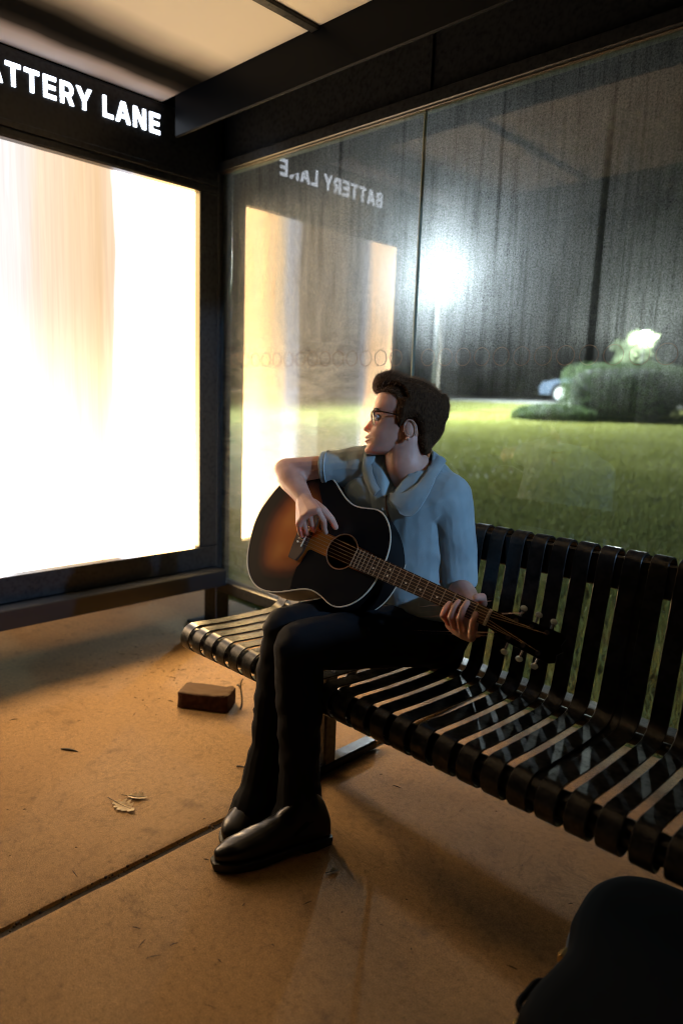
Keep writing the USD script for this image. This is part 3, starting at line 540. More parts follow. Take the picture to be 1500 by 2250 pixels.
# ================================================================ the bench
BX0, BP, BW, NB = 0.941, 0.0662, 0.046, 36
bench = thing('slatted_bench', 'long black metal strap bench along the glass wall', 'bench', (2.13, -0.55, 0))
def arc(c, r, a0, a1, n): a = np.radians(np.linspace(a0, a1, n)); return [(c[0] + r * math.cos(t), c[1] + r * math.sin(t)) for t in a]
prof = arc((-0.806, 0.388), 0.047, -75, -270, 15) + [(-0.70, 0.4245), (-0.60, 0.4195), (-0.52, 0.4165)]
prof = arc((-0.806, 0.388), 0.045, 285, 92, 15) + [(-0.70, 0.4245), (-0.60, 0.4195), (-0.50, 0.4165)] + [(-0.455, 0.419), (-0.428, 0.432), (-0.410, 0.456), (-0.402, 0.49)] + [(-0.378, 0.62), (-0.352, 0.76), (-0.342, 0.815)] + arc((-0.306, 0.815), 0.034, 172, -20, 11)
prof = np.array(prof)
def bench_path(off=0.0, a=0, b=None):
    p = prof[a:b]; t = np.gradient(p, axis=0); t /= np.linalg.norm(t, axis=1, keepdims=True); nn = np.c_[t[:, 1], -t[:, 0]]
    return p + nn * off
for i in range(NB):
    x = BX0 + i * BP + BW / 2
    obj('strap', sweep_rect(np.c_[np.full(len(prof), x), prof], (1, 0, 0), BW, 0.005), strap_paint, bench, smooth=35)
XA, XB = BX0, BX0 + (NB - 1) * BP + BW
obj('front_rail', cyl((XA + 0.01, -0.806, 0.388), (XB - 0.01, -0.806, 0.388), 0.030, 18), strap_paint, bench, smooth=40)
obj('top_rail', box((XA + 0.01, -0.335, 0.745), (XB - 0.01, -0.318, 0.835), 0.004), strap_paint, bench)
obj('seat_rail', cyl((XA + 0.01, -0.418, 0.40), (XB - 0.01, -0.418, 0.40), 0.017, 14), strap_paint, bench, smooth=40)
for k in (7, 20, 29):
    x = BX0 + k * BP - 0.010; pp_ = bench_path(0.007, 8, -6)
    obj('support_bar', sweep_rect(np.c_[np.full(len(pp_), x), pp_], (1, 0, 0), 0.036, 0.008), strap_paint, bench, smooth=35)
    if k == 20: continue
    leg = obj('leg', box((x - 0.0275, -0.625, 0.03), (x + 0.0275, -0.57, 0.408), 0.006), black_paint, bench)
    obj('foot', box((x - 0.0275, -0.80, 0.0), (x + 0.0275, -0.36, 0.032), 0.006), black_paint, leg)
    obj('brace', tube(catmull([(x, -0.40, 0.60), (x, -0.44, 0.40), (x, -0.50, 0.28), (x, -0.575, 0.22)], 14), 0.016, 10), black_paint, leg, smooth=40)
# ================================================================ the guitar
# frame: u from bridge to nut, v across the strings towards the bass side, w out of the top
GO = np.array([1.39887354, -0.71513132, 0.80533712])
GR = np.array([[0.98496559, 0.12757566, 0.11647851], [0.04727154, 0.44947888, -0.89203931], [-0.16615714, 0.88413414, 0.43669053]])
def G(p): return GO + np.asarray(p, float) @ GR.T
def Gm(mesh):
    v, f = arr(mesh); return trimesh.Trimesh(G(v), f, process=False)
SC = 0.632
def fret_u(n): return SC * 2 ** (-n / 12)
guitar = thing('acoustic_guitar', 'sunburst acoustic guitar with two black pickguards across the sitter\'s lap', 'guitar', GO)
def guitar_outline(n=220):
    butt, lb, lbu, wst, wu, ub, ubu, top = -0.21201, 0.19877, -0.1005, 0.13701, 0.11231, 0.14868, 0.20104, 0.29555
    half = [(butt, 0), (butt + .012, .35 * lb), (butt + .055, .80 * lb), (lbu, lb), ((lbu + wu) / 2 + .01, (lb + wst) / 2 + .012), (wu, wst), ((wu + ubu) / 2, (wst + ub) / 2 - .0015), (ubu, ub), (top - .04, .80 * ub), (top - .008, .42 * ub), (top, 0)]
    pts = np.array(half + [(u, -v) for u, v in half[-2:0:-1]] + [half[0]]); d = np.r_[0, np.cumsum(np.linalg.norm(np.diff(pts, axis=0), axis=1))]
    return CubicSpline(d, pts, bc_type='periodic')(np.linspace(0, d[-1], n, endpoint=False))
OUT = guitar_outline(); gpoly = sg.Polygon(OUT); HOLE = sg.Point(0.1485, 0).buffer(0.0500, 32)
def extrude(poly, w0, w1):
    polys = getattr(poly, 'geoms', [poly]); ms = []
    for p in polys:
        m = trimesh.creation.extrude_polygon(p, w1 - w0, engine='earcut'); m.apply_translation([0, 0, w0]); ms.append(m)
    return cat(ms)
burst = M('sunburst_top', {'uv': ('uvmap', {'attribute': 'st'}), 'sx': ('separate_xyz', {}), 'g': ('geometry', {}), 'n': ('noise_texture', {'scale': 25, 'detail': 4}), 'w': ('math', {'math_type': 'multiply_add', 'value2': 0.10, 'value3': -0.05}), 'a': ('math', {'math_type': 'add'}),
    'r': ('rgb_ramp', {'ramp': [(0.0, (0.005, 0.003, 0.0025)), (0.30, (0.008, 0.004, 0.003)), (0.46, (0.06, 0.012, 0.003)), (0.64, (0.24, 0.062, 0.009)), (0.88, (0.40, 0.13, 0.018)), (1.0, (0.43, 0.15, 0.022))]}),
    'p': ('principled_bsdf', {'roughness': 0.5, 'specular_ior_level': 0.14, 'coat_weight': 0.08, 'coat_roughness': 0.15})},
    [('uv.UV', 'sx.vector'), ('g.position', 'n.vector'), ('n.fac', 'w.value1'), ('sx.x', 'a.value1'), ('w.value', 'a.value2'), ('a.value', 'r.fac'), ('r.color', 'p.base_color')])
def dense_top():
    from scipy.spatial import Delaunay
    import shapely as shp
    inner = gpoly.buffer(-0.001); xs, ys = np.meshgrid(np.arange(-0.22, 0.30, 0.007), np.arange(-0.21, 0.21, 0.007)); P = np.c_[xs.ravel(), ys.ravel()]
    ok = shp.contains_xy(inner.buffer(-0.003), P[:, 0], P[:, 1]) & ~shp.contains_xy(HOLE.buffer(0.003), P[:, 0], P[:, 1]); P = P[ok]
    B = np.array(inner.exterior.segmentize(0.006).coords)[:-1]; Hh = np.array(HOLE.exterior.coords)[:-1]
    P = np.vstack([P, B, Hh]); T = Delaunay(P).simplices; c = P[T].mean(1)
    T = T[shp.contains_xy(inner, c[:, 0], c[:, 1]) & ~shp.contains_xy(HOLE, c[:, 0], c[:, 1])]
    a = P[T]; cr = (a[:, 1, 0] - a[:, 0, 0]) * (a[:, 2, 1] - a[:, 0, 1]) - (a[:, 1, 1] - a[:, 0, 1]) * (a[:, 2, 0] - a[:, 0, 0]); T[cr < 0] = T[cr < 0][:, ::-1]
    e = np.array([gpoly.exterior.distance(sg.Point(p)) for p in P]) / 0.125
    return np.c_[P, np.zeros(len(P))], T, np.c_[np.clip(e, 0, 1), np.zeros(len(P))]
v, f, uv = dense_top()
mm = usdkit.mesh(stage, str(guitar.GetPath()) + '/soundboard', (G(v) - GO, f), burst, uv=uv); tag(mm.GetPrim())
black_lacquer = simple('black_lacquer', (0.006, 0.005, 0.005), 0.3, spec=0.2)
DEPTH = 0.108
def ring_band(off0, off1, w0, w1, n=1):
    o = np.array(gpoly.buffer(off0).exterior.segmentize(0.004).coords)[:-1]; o2 = o if off1 == off0 else np.array(gpoly.buffer(off1).exterior.coords)
    return o
def side_mesh():
    o = OUT; k = len(o); W = [-0.0005, -0.03, -0.07, -DEPTH]
    rings = [np.c_[o, np.full(k, w)] for w in W]; return loft(rings, cap=False)
sm_ = side_mesh(); sm_.invert() if False else None
obj('sides', Gm(side_mesh()), black_lacquer, guitar, smooth=40)
obj('back', Gm(extrude(gpoly, -DEPTH - 0.004, -DEPTH)), simple('mahogany_back', (0.05, 0.016, 0.008), 0.35), guitar)
cream = simple('cream_binding', (0.62, 0.55, 0.42), 0.4)
def loop_tube(w, r):
    o = np.vstack([OUT, OUT[:3]]); return tube(np.c_[o, np.full(len(o), w)], r, 8, caps=False)
obj('binding', Gm(loop_tube(-0.0015, 0.0024)), cream, guitar, smooth=True, label='cream binding round the top')
obj('binding', Gm(loop_tube(-DEPTH - 0.0005, 0.0018)), cream, guitar, smooth=True, label='cream binding round the back')
a_ = np.linspace(0, 2 * np.pi, 65); 
obj('rosette', Gm(tube(np.c_[0.1485 + 0.0525 * np.cos(a_), 0.0525 * np.sin(a_), np.full(65, 0.0004)], 0.0011, 6, caps=False)), simple('rosette_wood', (0.30, 0.17, 0.09), 0.4), guitar, smooth=True)
# pickguards either side of the strings
pgm = simple('pickguard_black', (0.006, 0.006, 0.007), 0.25, spec=0.25)
inset = gpoly.buffer(-0.004)
low = sg.Polygon([(0.036, -0.032), (0.032, -0.075), (0.024, -0.10), (0.030, -0.135), (0.05, -0.20), (0.31, -0.20), (0.31, -0.032)])
up_ = sg.Polygon([(0.034, 0.032), (0.028, 0.075), (0.004, 0.11), (-0.035, 0.15), (-0.07, 0.22), (0.31, 0.22), (0.31, 0.032)])
for pg in (low, up_):
    q = pg.buffer(0.012).buffer(-0.024).buffer(0.012).intersection(inset).difference(HOLE.buffer(0.0045))
    obj('pickguard', Gm(extrude(q, 0.0003, 0.0018)), pgm, guitar)
# bridge
brw = simple('bridge_rosewood', (0.045, 0.022, 0.014), 0.45)
bp = sg.Polygon([(-0.014, -0.078), (-0.020, -0.04), (-0.024, 0), (-0.020, 0.04), (-0.014, 0.078), (0.012, 0.078), (0.020, 0.05), (0.020, -0.05), (0.012, -0.078)]).buffer(0.003)
br = obj('bridge', Gm(extrude(bp, 0.0004, 0.009)), brw, guitar)
bone = simple('bone', (0.72, 0.64, 0.5), 0.4)
obj('saddle', Gm(box((0.0105, -0.037, 0.009), (0.0135, 0.037, 0.0135), 0.0008)), bone, br)
for k in range(6):
    obj('bridge_pin', Gm(sphere((-0.008, -0.027 + 0.0108 * k, 0.0105), 0.0035, 2)), bone, br, smooth=True)
# neck, fingerboard, head
fb = simple('fingerboard_wood', (0.028, 0.015, 0.010), 0.4)
u20 = fret_u(20) - 0.004
fbw = lambda u: np.interp(u, [u20, SC], [0.0285, 0.0217])
W0, W1 = 0.001, 0.0068
fbm_ = trimesh.convex.convex_hull(np.array([(u, s * fbw(u), w) for u in (u20, SC - 0.002) for s in (-1, 1) for w in (W0, W1)]))
fbo = obj('fingerboard', Gm(fbm_), fb, guitar)
nickel = simple('fret_nickel', (0.75, 0.66, 0.50), 0.28, metal=1.0)
for k in range(1, 21):
    u = fret_u(k); h = fbw(u) - 0.0004
    obj('fret', Gm(tube([(u, -h, W1), (u, 0, W1 + 0.0002), (u, h, W1)], 0.0011, 6)), nickel, fbo)
pearl = simple('pearl_dot', (0.75, 0.70, 0.58), 0.25)
for k in (3, 5, 7, 9, 12, 15):
    u = (fret_u(k) + fret_u(k - 1)) / 2
    for vv in ((-0.009, 0.009) if k == 12 else (-0.0,)):
        obj('position_dot', Gm(cyl((u, vv - 0.006 if k != 12 else vv, W1 - 0.0004), (u, vv - 0.006 if k != 12 else vv, W1 + 0.0003), 0.003, 14)), pearl, fbo)
maho = simple('neck_mahogany', (0.06, 0.022, 0.011), 0.35)
rings = []
for u in np.r_[0.255, 0.275, 0.30, 0.33, np.linspace(0.36, SC, 8)]:
    dpt = np.interp(u, [0.255, 0.285, 0.33, 0.36, SC], [0.075, 0.06, 0.03, 0.022, 0.020]); t = np.linspace(0, np.pi, 15)
    rings.append([(u, fbw(u) * np.cos(q), W0 - 0.0004 - dpt * np.sin(q) ** 0.8) for q in t])
obj('neck', Gm(loft(rings)), maho, guitar, smooth=50)
obj('nut', Gm(box((SC - 0.001, -0.0217, 0.0005), (SC + 0.0045, 0.0217, 0.0092), 0.0008)), bone, guitar)
tilt = math.radians(14); ct, st_ = math.cos(tilt), math.sin(tilt)
def H(p):  # head coordinates: h along the head from the nut
    p = np.asarray(p, float); return np.stack([SC + 0.004 + p[..., 0] * ct + p[..., 2] * st_, p[..., 1], -p[..., 0] * st_ + p[..., 2] * ct + 0.001], -1)
hp_ = sg.Polygon([(0, -0.0215), (0.022, -0.024), (0.045, -0.034), (0.165, -0.039), (0.180, -0.030), (0.176, -0.012), (0.186, 0.0), (0.176, 0.012), (0.180, 0.030), (0.165, 0.039), (0.045, 0.034), (0.022, 0.024), (0, 0.0215)]).buffer(0.003).buffer(-0.003)
hm = extrude(hp_, -0.015, 0.0); hm.vertices = H(hm.vertices)
hd = obj('headstock', Gm(hm), black_lacquer, guitar)
chrome = simple('tuner_metal', (0.75, 0.68, 0.6), 0.22, metal=1.0); button = simple('tuner_button', (0.62, 0.68, 0.66), 0.35)
POST = []
for s in (1, -1):
    for k, h in enumerate((0.060, 0.098, 0.136)):
        vy = s * (0.0225 + 0.002 * k); POST.append((s, h, vy))
        pt = cat([cyl(H((h, vy, -0.001)), H((h, vy, 0.002)), 0.0062, 16), cyl(H((h, vy, 0.0)), H((h, vy, 0.013)), 0.0034, 12)])
        obj('tuning_post', Gm(pt), chrome, hd, smooth=40)
        sh_ = obj('tuner', Gm(cat([cyl(H((h + 0.004, s * 0.034, -0.010)), H((h + 0.004, s * 0.052, -0.010)), 0.0028, 10), box(H((h - 0.008, s * 0.012, -0.024)), H((h + 0.008, s * 0.030, -0.0155)))])), chrome, hd)
        bt = trimesh.creation.icosphere(2, 1.0); bt.apply_scale([0.0088, 0.0070, 0.0042]); bt.apply_translation((h + 0.004, s * 0.0575, -0.010)); bt.vertices = H(bt.vertices)
        obj('tuner_button', Gm(bt), button, hd, smooth=True)
steel = simple('bronze_string', (0.62, 0.45, 0.30), 0.3, metal=1.0)
order = [(1, 0), (1, 1), (1, 2), (-1, 2), (-1, 1), (-1, 0)]
for k in range(6):
    vb, vn = 0.027 - 0.0108 * k, 0.0175 - 0.007 * k; s, j = order[k]; h = (0.060, 0.098, 0.136)[j]; ph = H((h, s * (0.0225 + 0.002 * j) - s * 0.0034, 0.008))
    obj('string', Gm(tube([(-0.008, vb, 0.0095), (0.012, vb, 0.0138), (SC + 0.002, vn, 0.0098), ph], 0.00075 - 0.00006 * k, 5)), steel, guitar)
# ================================================================ the person
MF = manifold3d.Manifold
def ball(p, r, seg=20):
    if np.ndim(r) == 0: return MF.sphere(float(r), seg).translate([float(x) for x in p])
    return MF.sphere(1.0, seg).scale([float(x) for x in r]).translate([float(x) for x in p])
def chain(joints, seg=20):
    """joints: (point, radius) pairs; hulls of neighbouring balls."""
    b = [ball(p, r, seg) for p, r in joints]
    return MF.batch_boolean([MF.batch_hull([b[i], b[i + 1]]) for i in range(len(b) - 1)], manifold3d.OpType.Add)
def union(ms): return MF.batch_boolean(list(ms), manifold3d.OpType.Add)
def hull(bs): return MF.batch_hull([ball(p, r) for p, r in bs])
def smoothed(man, edge, it=12, lam=0.5):
    m = to_tm(man.refine_to_length(edge)); trimesh.smoothing.filter_taubin(m, lamb=lam, nu=lam + 0.03, iterations=it); return m
P3 = lambda *a: np.array(a, float)
SH_R, SH_L = P3(1.500, -0.535, 1.015), P3(1.755, -0.492, 0.950)
EL_R, EL_L = P3(1.252, -0.668, 0.982), P3(1.765, -0.435, 0.672)
WR_R, WR_L = G((-0.028, 0.094, 0.047)), G((0.545, 0.010, -0.083))
HIP_R, HIP_L = P3(1.510, -0.465, 0.525), P3(1.680, -0.455, 0.520)
KN_R, KN_L = P3(1.470, -0.845, 0.560), P3(1.556, -0.875, 0.545)
AN_R, AN_L = P3(1.466, -0.918, 0.105), P3(1.606, -0.905, 0.105)
NECK = P3(1.622, -0.495, 1.030); CHEST = P3(1.620, -0.490, 0.880); WAIST = P3(1.605, -0.455, 0.690)
# ---- head: built in its own frame (a forward, b up, c towards the sitter's left)
HC = np.array([1.6059, -0.5081, 1.1813]); HS = 0.0013249 / 5.0
HA, HB, HCx = -RIGHT, UP, -_fw
def Hd(a, b, c):
    return HC + np.multiply.outer(np.asarray(a, float), HA) + np.multiply.outer(np.asarray(b, float), HB) + np.multiply.outer(np.asarray(c, float), HCx)
hx = lambda X: (750 - np.asarray(X, float)) * HS
hy = lambda Y: (625 - np.asarray(Y, float)) * HS
Ys = np.array([262, 278, 305, 345, 400, 450, 500, 560, 610, 640, 670, 710, 750, 790, 820, 850, 872, 900, 950, 990, 1010, 1040, 1065, 1085, 1098], float)
Xf = np.array([700, 600, 500, 440, 408, 394, 378, 355, 342, 338, 352, 356, 350, 338, 322, 304, 292, 283, 282, 281, 271, 257, 260, 278, 330], float)
Yb = np.array([262, 286, 330, 390, 465, 545, 620, 700, 800, 880, 950, 1000, 1050, 1098], float)
Xb = np.array([760, 850, 945, 1040, 1105, 1145, 1150, 1130, 1085, 1030, 960, 870, 740, 560], float)
Wd = np.interp(Ys, [262, 278, 310, 360, 450, 560, 650, 750, 830, 900, 960, 1020, 1065, 1085, 1098], [.004, .034, .055, .068, .075, .0765, .0745, .0715, .066, .0605, .0545, .045, .034, .024, .008])
NOSE_Y = np.array([640, 665, 700, 735, 770, 795, 812, 830, 845, 856]); NOSE_X = np.array([338, 338, 322, 298, 270, 247, 238, 246, 272, 296])
xf_ = PchipInterpolator(Ys, Xf); xb_ = PchipInterpolator(Yb, Xb); wd_ = PchipInterpolator(Ys, Wd); nx_ = PchipInterpolator(NOSE_Y, NOSE_X)
YL = np.r_[np.linspace(262, 640, 34), np.linspace(648, 1098, 74)]
TH = np.linspace(0, 2 * np.pi, 97)[:-1]
def head_mesh():
    rings = []
    for Y in YL:
        f0, b0, w = float(xf_(Y)), float(xb_(Y)), float(wd_(Y)); t0 = 0.50
        ca, sa = np.cos(TH), np.sin(TH); e = 2 / 2.35
        front = ca > 0; ex = np.where(front, 2 / np.interp(Y, [600, 900, 1090], [2.5, 2.2, 2.0]), e)
        xm = f0 + (b0 - f0) * t0
        X = np.where(front, xm - (xm - f0) * np.abs(ca) ** ex, xm + (b0 - xm) * np.abs(ca) ** e); c = w * np.sign(sa) * np.abs(sa) ** e
        d = np.zeros_like(X)
        if 640 < Y < 856:
            n = max(0.0, f0 - float(nx_(Y))) ; sg_n = np.interp(Y, [640, 720, 800, 835, 856], [.0075, .0085, .0125, .0145, .012])
            d -= np.where(front, n * np.exp(-(np.abs(c) / sg_n) ** 2.2), 0)
        # eye sockets, cheekbones, the fold beside the mouth
        d += np.where(front, 34 * np.exp(-((np.abs(c) - .031) / .0135) ** 2 - ((Y - 705) / 38) ** 2), 0)
        d -= np.where(front, 12 * np.exp(-((np.abs(c) - .046) / .016) ** 2 - ((Y - 800) / 55) ** 2), 0)
        d -= np.where(front, 10 * np.exp(-((np.abs(c) - .028) / .018) ** 2 - ((Y - 640) / 22) ** 2), 0)
        d += np.where(front, 10 * np.exp(-((np.abs(c) - .030) / .008) ** 2 - ((Y - 925) / 22) ** 2), 0)
        lipb = 24 * np.exp(-((Y - 896) / 13.0) ** 2) + 22 * np.exp(-((Y - 953) / 15.0) ** 2)
        d -= np.where(front, lipb * np.exp(-(np.abs(c) / .019) ** 2.6), 0)
        rings.append(Hd(hx(X + d), np.full(len(X), hy(Y)), c))
    return loft(rings)
head = head_mesh()
def ear(side):
    c0 = side * 0.0700; pts = []; ang = np.radians(np.linspace(-60, 250, 26))
    for k, q in enumerate(ang):   # helix runs from the top of the ear round the back to the lobe
        X = 728 + 62 * np.cos(q) - 14 * np.sin(q); Y = 845 - 92 * np.sin(q)
        pts.append(Hd(hx(X), hy(Y), c0 + side * (0.010 + 0.006 * np.cos(q))))
    rim = tube(np.array(pts), np.r_[np.linspace(.0022, .0030, 20), np.linspace(.0034, .0050, 6)], 8)
    inner = tube(np.array([Hd(hx(728 + 30 * np.cos(q)), hy(845 - 50 * np.sin(q)), c0 + side * 0.009) for q in np.radians(np.linspace(-20, 120, 14))]), 0.0022, 8)
    plate = trimesh.creation.icosphere(2, 1.0); v = plate.vertices * [0.0165, 0.0245, 0.0085]
    plate = trimesh.Trimesh(Hd(v[:, 0] + hx(726), v[:, 1] + hy(848), v[:, 2] + c0 + side * 0.004), plate.faces, process=False)
    lobe = sphere(Hd(hx(700), hy(945), c0 + side * 0.005), 0.0068, 2)
    tragus = sphere(Hd(hx(668), hy(870), c0 + side * 0.003), 0.0048, 2)
    return [rim, inner, plate, lobe, tragus]
# ---- hands
def finger(pts, r0, r1): 
    n = len(pts); return chain([(p, r0 + (r1 - r0) * k / (n - 1)) for k, p in enumerate(pts)], 16)
def hand(wrist, mcps, fingers, thumb, flat):
    """wrist point, four knuckles, four finger chains (starting at the knuckles), thumb chain; flat: palm half thickness."""
    ms = [MF.batch_hull([ball(wrist, 0.024, 16), ball(mcps[0], flat), ball(mcps[1], flat)]), MF.batch_hull([ball(wrist, 0.024, 16), ball(mcps[1], flat), ball(mcps[2], flat)]), MF.batch_hull([ball(wrist, 0.024, 16), ball(mcps[2], flat), ball(mcps[3], flat)])]
    for f in fingers: ms.append(finger(f, 0.0098, 0.0074))
    tb = thumb; ms.append(chain([(tb[0], 0.016), (tb[1], 0.0125), (tb[2], 0.0105), (tb[3], 0.0085)], 16))
    return union(ms)
def gp(*l): return [G(p) for p in l]
mR = gp((0.021, 0.020, 0.072), (0.033, 0.041, 0.084), (0.051, 0.060, 0.090), (0.0714, 0.0744, 0.088))
fR = [[mR[0]] + gp((0.017, 0.0065, 0.055), (0.006, -0.002, 0.032), (-0.0004, -0.0064, 0.015)), [mR[1]] + gp((0.032, 0.018, 0.058), (0.022, 0.009, 0.034), (0.0154, 0.0052, 0.015)),
      [mR[2]] + gp((0.050, 0.035, 0.058), (0.040, 0.026, 0.034), (0.0335, 0.022, 0.015)), [mR[3]] + gp((0.085, 0.056, 0.058), (0.080, 0.040, 0.036), (0.0765, 0.0311, 0.016))]
hand_R = hand(WR_R, mR, fR, gp((0.020, 0.090, 0.056), (0.071, 0.083, 0.064), (0.098, 0.070, 0.046), (0.1055, 0.0561, 0.022)), 0.0125)
mL = gp((0.606, -0.060, -0.016), (0.585, -0.062, -0.014), (0.563, -0.060, -0.014), (0.542, -0.054, -0.016))
fL = [[mL[0]] + gp((0.618, -0.048, 0.018), (0.613, -0.026, 0.026), (0.607, -0.006, 0.0165)), [mL[1]] + gp((0.579, -0.034, 0.026), (0.577, -0.006, 0.028), (0.574, 0.012, 0.0165)),
      [mL[2]] + gp((0.556, -0.038, 0.026), (0.554, -0.012, 0.027), (0.552, 0.004, 0.0165)), [mL[3]] + gp((0.533, -0.042, 0.022), (0.533, -0.024, 0.025), (0.532, -0.009, 0.0165))]
hand_L = hand(WR_L, mL, fL, gp((0.566, 0.002, -0.062), (0.583, 0.030, -0.046), (0.588, 0.0415, -0.020), (0.583, 0.0335, 0.004)), 0.0135)
arm_R = chain([(SH_R, 0.042), (SH_R * 0.45 + EL_R * 0.55, 0.041), (EL_R, 0.039), (EL_R * 0.70 + WR_R * 0.30, 0.042), (EL_R * 0.3 + WR_R * 0.7, 0.031), (WR_R, 0.0255)])
arm_L = chain([(SH_L, 0.040), (SH_L * 0.45 + EL_L * 0.55, 0.036), (EL_L, 0.039), (EL_L * 0.65 + WR_L * 0.35, 0.040), (WR_L, 0.0265)])
neck_b = Hd(hx(700), hy(985), 0.0)
neck = union([chain([(Hd(hx(720), hy(900), 0), 0.060), (Hd(hx(700), hy(1060), 0), 0.0585), (Hd(hx(705), hy(1200), 0.0), 0.060), (NECK + [0.0, 0.01, -0.05], 0.075)], 28)])
torso = hull([(CHEST + [0, 0, 0.02], 0.085), (WAIST, 0.085), (HIP_R, 0.07), (HIP_L, 0.07), (SH_R + [0.03, 0, -0.03], 0.035), (SH_L + [-0.03, 0, -0.03], 0.035)])
legs = union([chain([(HIP_R, 0.08), (KN_R, 0.05), (AN_R, 0.035)]), chain([(HIP_L, 0.08), (KN_L, 0.05), (AN_L, 0.035)])])
rough_ = smoothed(union([torso, legs, arm_R, arm_L, neck]), 0.016, 10)
hands_ = smoothed(union([hand_R, hand_L]), 0.0035, 6)
body_mesh = to_tm(union([to_man(rough_), to_man(hands_), to_man(head)] + [to_man(m) for s in (1, -1) for m in ear(s)]))
skin = M('skin', {'g': ('geometry', {}), 'n': ('noise_texture', {'scale': 26, 'detail': 4}), 'n2': ('noise_texture', {'scale': 700, 'detail': 2}), 'r': ('rgb_ramp', {'ramp': [(0.3, (0.46, 0.25, 0.185)), (0.7, (0.58, 0.34, 0.26))]}), 'b': ('bump', {'strength': 0.25, 'distance': 0.0006}),
    'p': ('principled_bsdf', {'roughness': 0.48, 'specular_ior_level': 0.4, 'subsurface_weight': 0.25, 'subsurface_scale': 0.006, 'subsurface_radius': (1.0, 0.35, 0.2)})},
    [('g.position', 'n.vector'), ('g.position', 'n2.vector'), ('n.fac', 'r.fac'), ('r.color', 'p.base_color'), ('n2.fac', 'b.height'), ('b.normal', 'p.normal')])
person = thing('person', 'seated person in glasses, pale polo shirt and dark trousers, playing guitar on the bench', 'person', (1.60, -0.5, 0))
obj('body', body_mesh, skin, person, smooth=50)
# ---- eyes
eye_white = simple('eye_white', (0.62, 0.58, 0.54), 0.15); iris = simple('iris', (0.03, 0.02, 0.015), 0.08)
lip_mat = simple('lips', (0.38, 0.14, 0.11), 0.4)
for s in (1, -1):
    ec = Hd(hx(398), hy(703), s * 0.031); e = obj('eye', sphere(ec, 0.0112, 3), eye_white, person, smooth=True)
    obj('iris', sphere(ec + HA * 0.0068, 0.0056, 2), iris, e, smooth=True)
    lidp = np.array([Hd(hx(398) + 0.0118 * np.cos(q) , hy(703) + 0.0035 - 0.0012 * np.abs(k - 6) / 6, s * 0.031 + 0.0118 * np.sin(q)) for k, q in enumerate(np.radians(np.linspace(-75, 75, 13)))])
    obj('eyelid', tube(lidp, np.r_[0.0012, np.full(11, 0.0026), 0.0012], 8), skin, e, smooth=True)
    bro = np.array([Hd(hx(x), hy(y), s * c) for x, y, c in ((352, 640, .012), (350, 622, .024), (362, 614, .038), (385, 622, .050), (415, 640, .058))])
    obj('eyebrow', tube(catmull(bro, 14), np.r_[0.0015, np.full(10, 0.0031), 0.0022, 0.0015, 0.0008], 8), simple('brow_hair', (0.03, 0.018, 0.01), 0.7) if s == 1 else stage.GetPrimAtPath('/World/Looks/brow_hair') and UsdShade.Material.Get(stage, '/World/Looks/brow_hair'), person, smooth=True)
for nm, Y, X, th_ in (('upper', 905, 268, 0.0030), ('lower', 948, 268, 0.0036)):
    lp_ = [Hd(hx(X + 0.62e5 * 0 + (abs(c) / 0.024) ** 2 * 34), hy(Y + (6 if nm == 'upper' else -6) * (abs(c) / 0.022) ** 2), c) for c in np.linspace(-0.024, 0.024, 13)]
    obj('lip', tube(np.array(lp_), th_ * np.r_[0.25, 0.6, 0.85, np.ones(7), 0.85, 0.6, 0.25], 10), lip_mat, person, smooth=True)
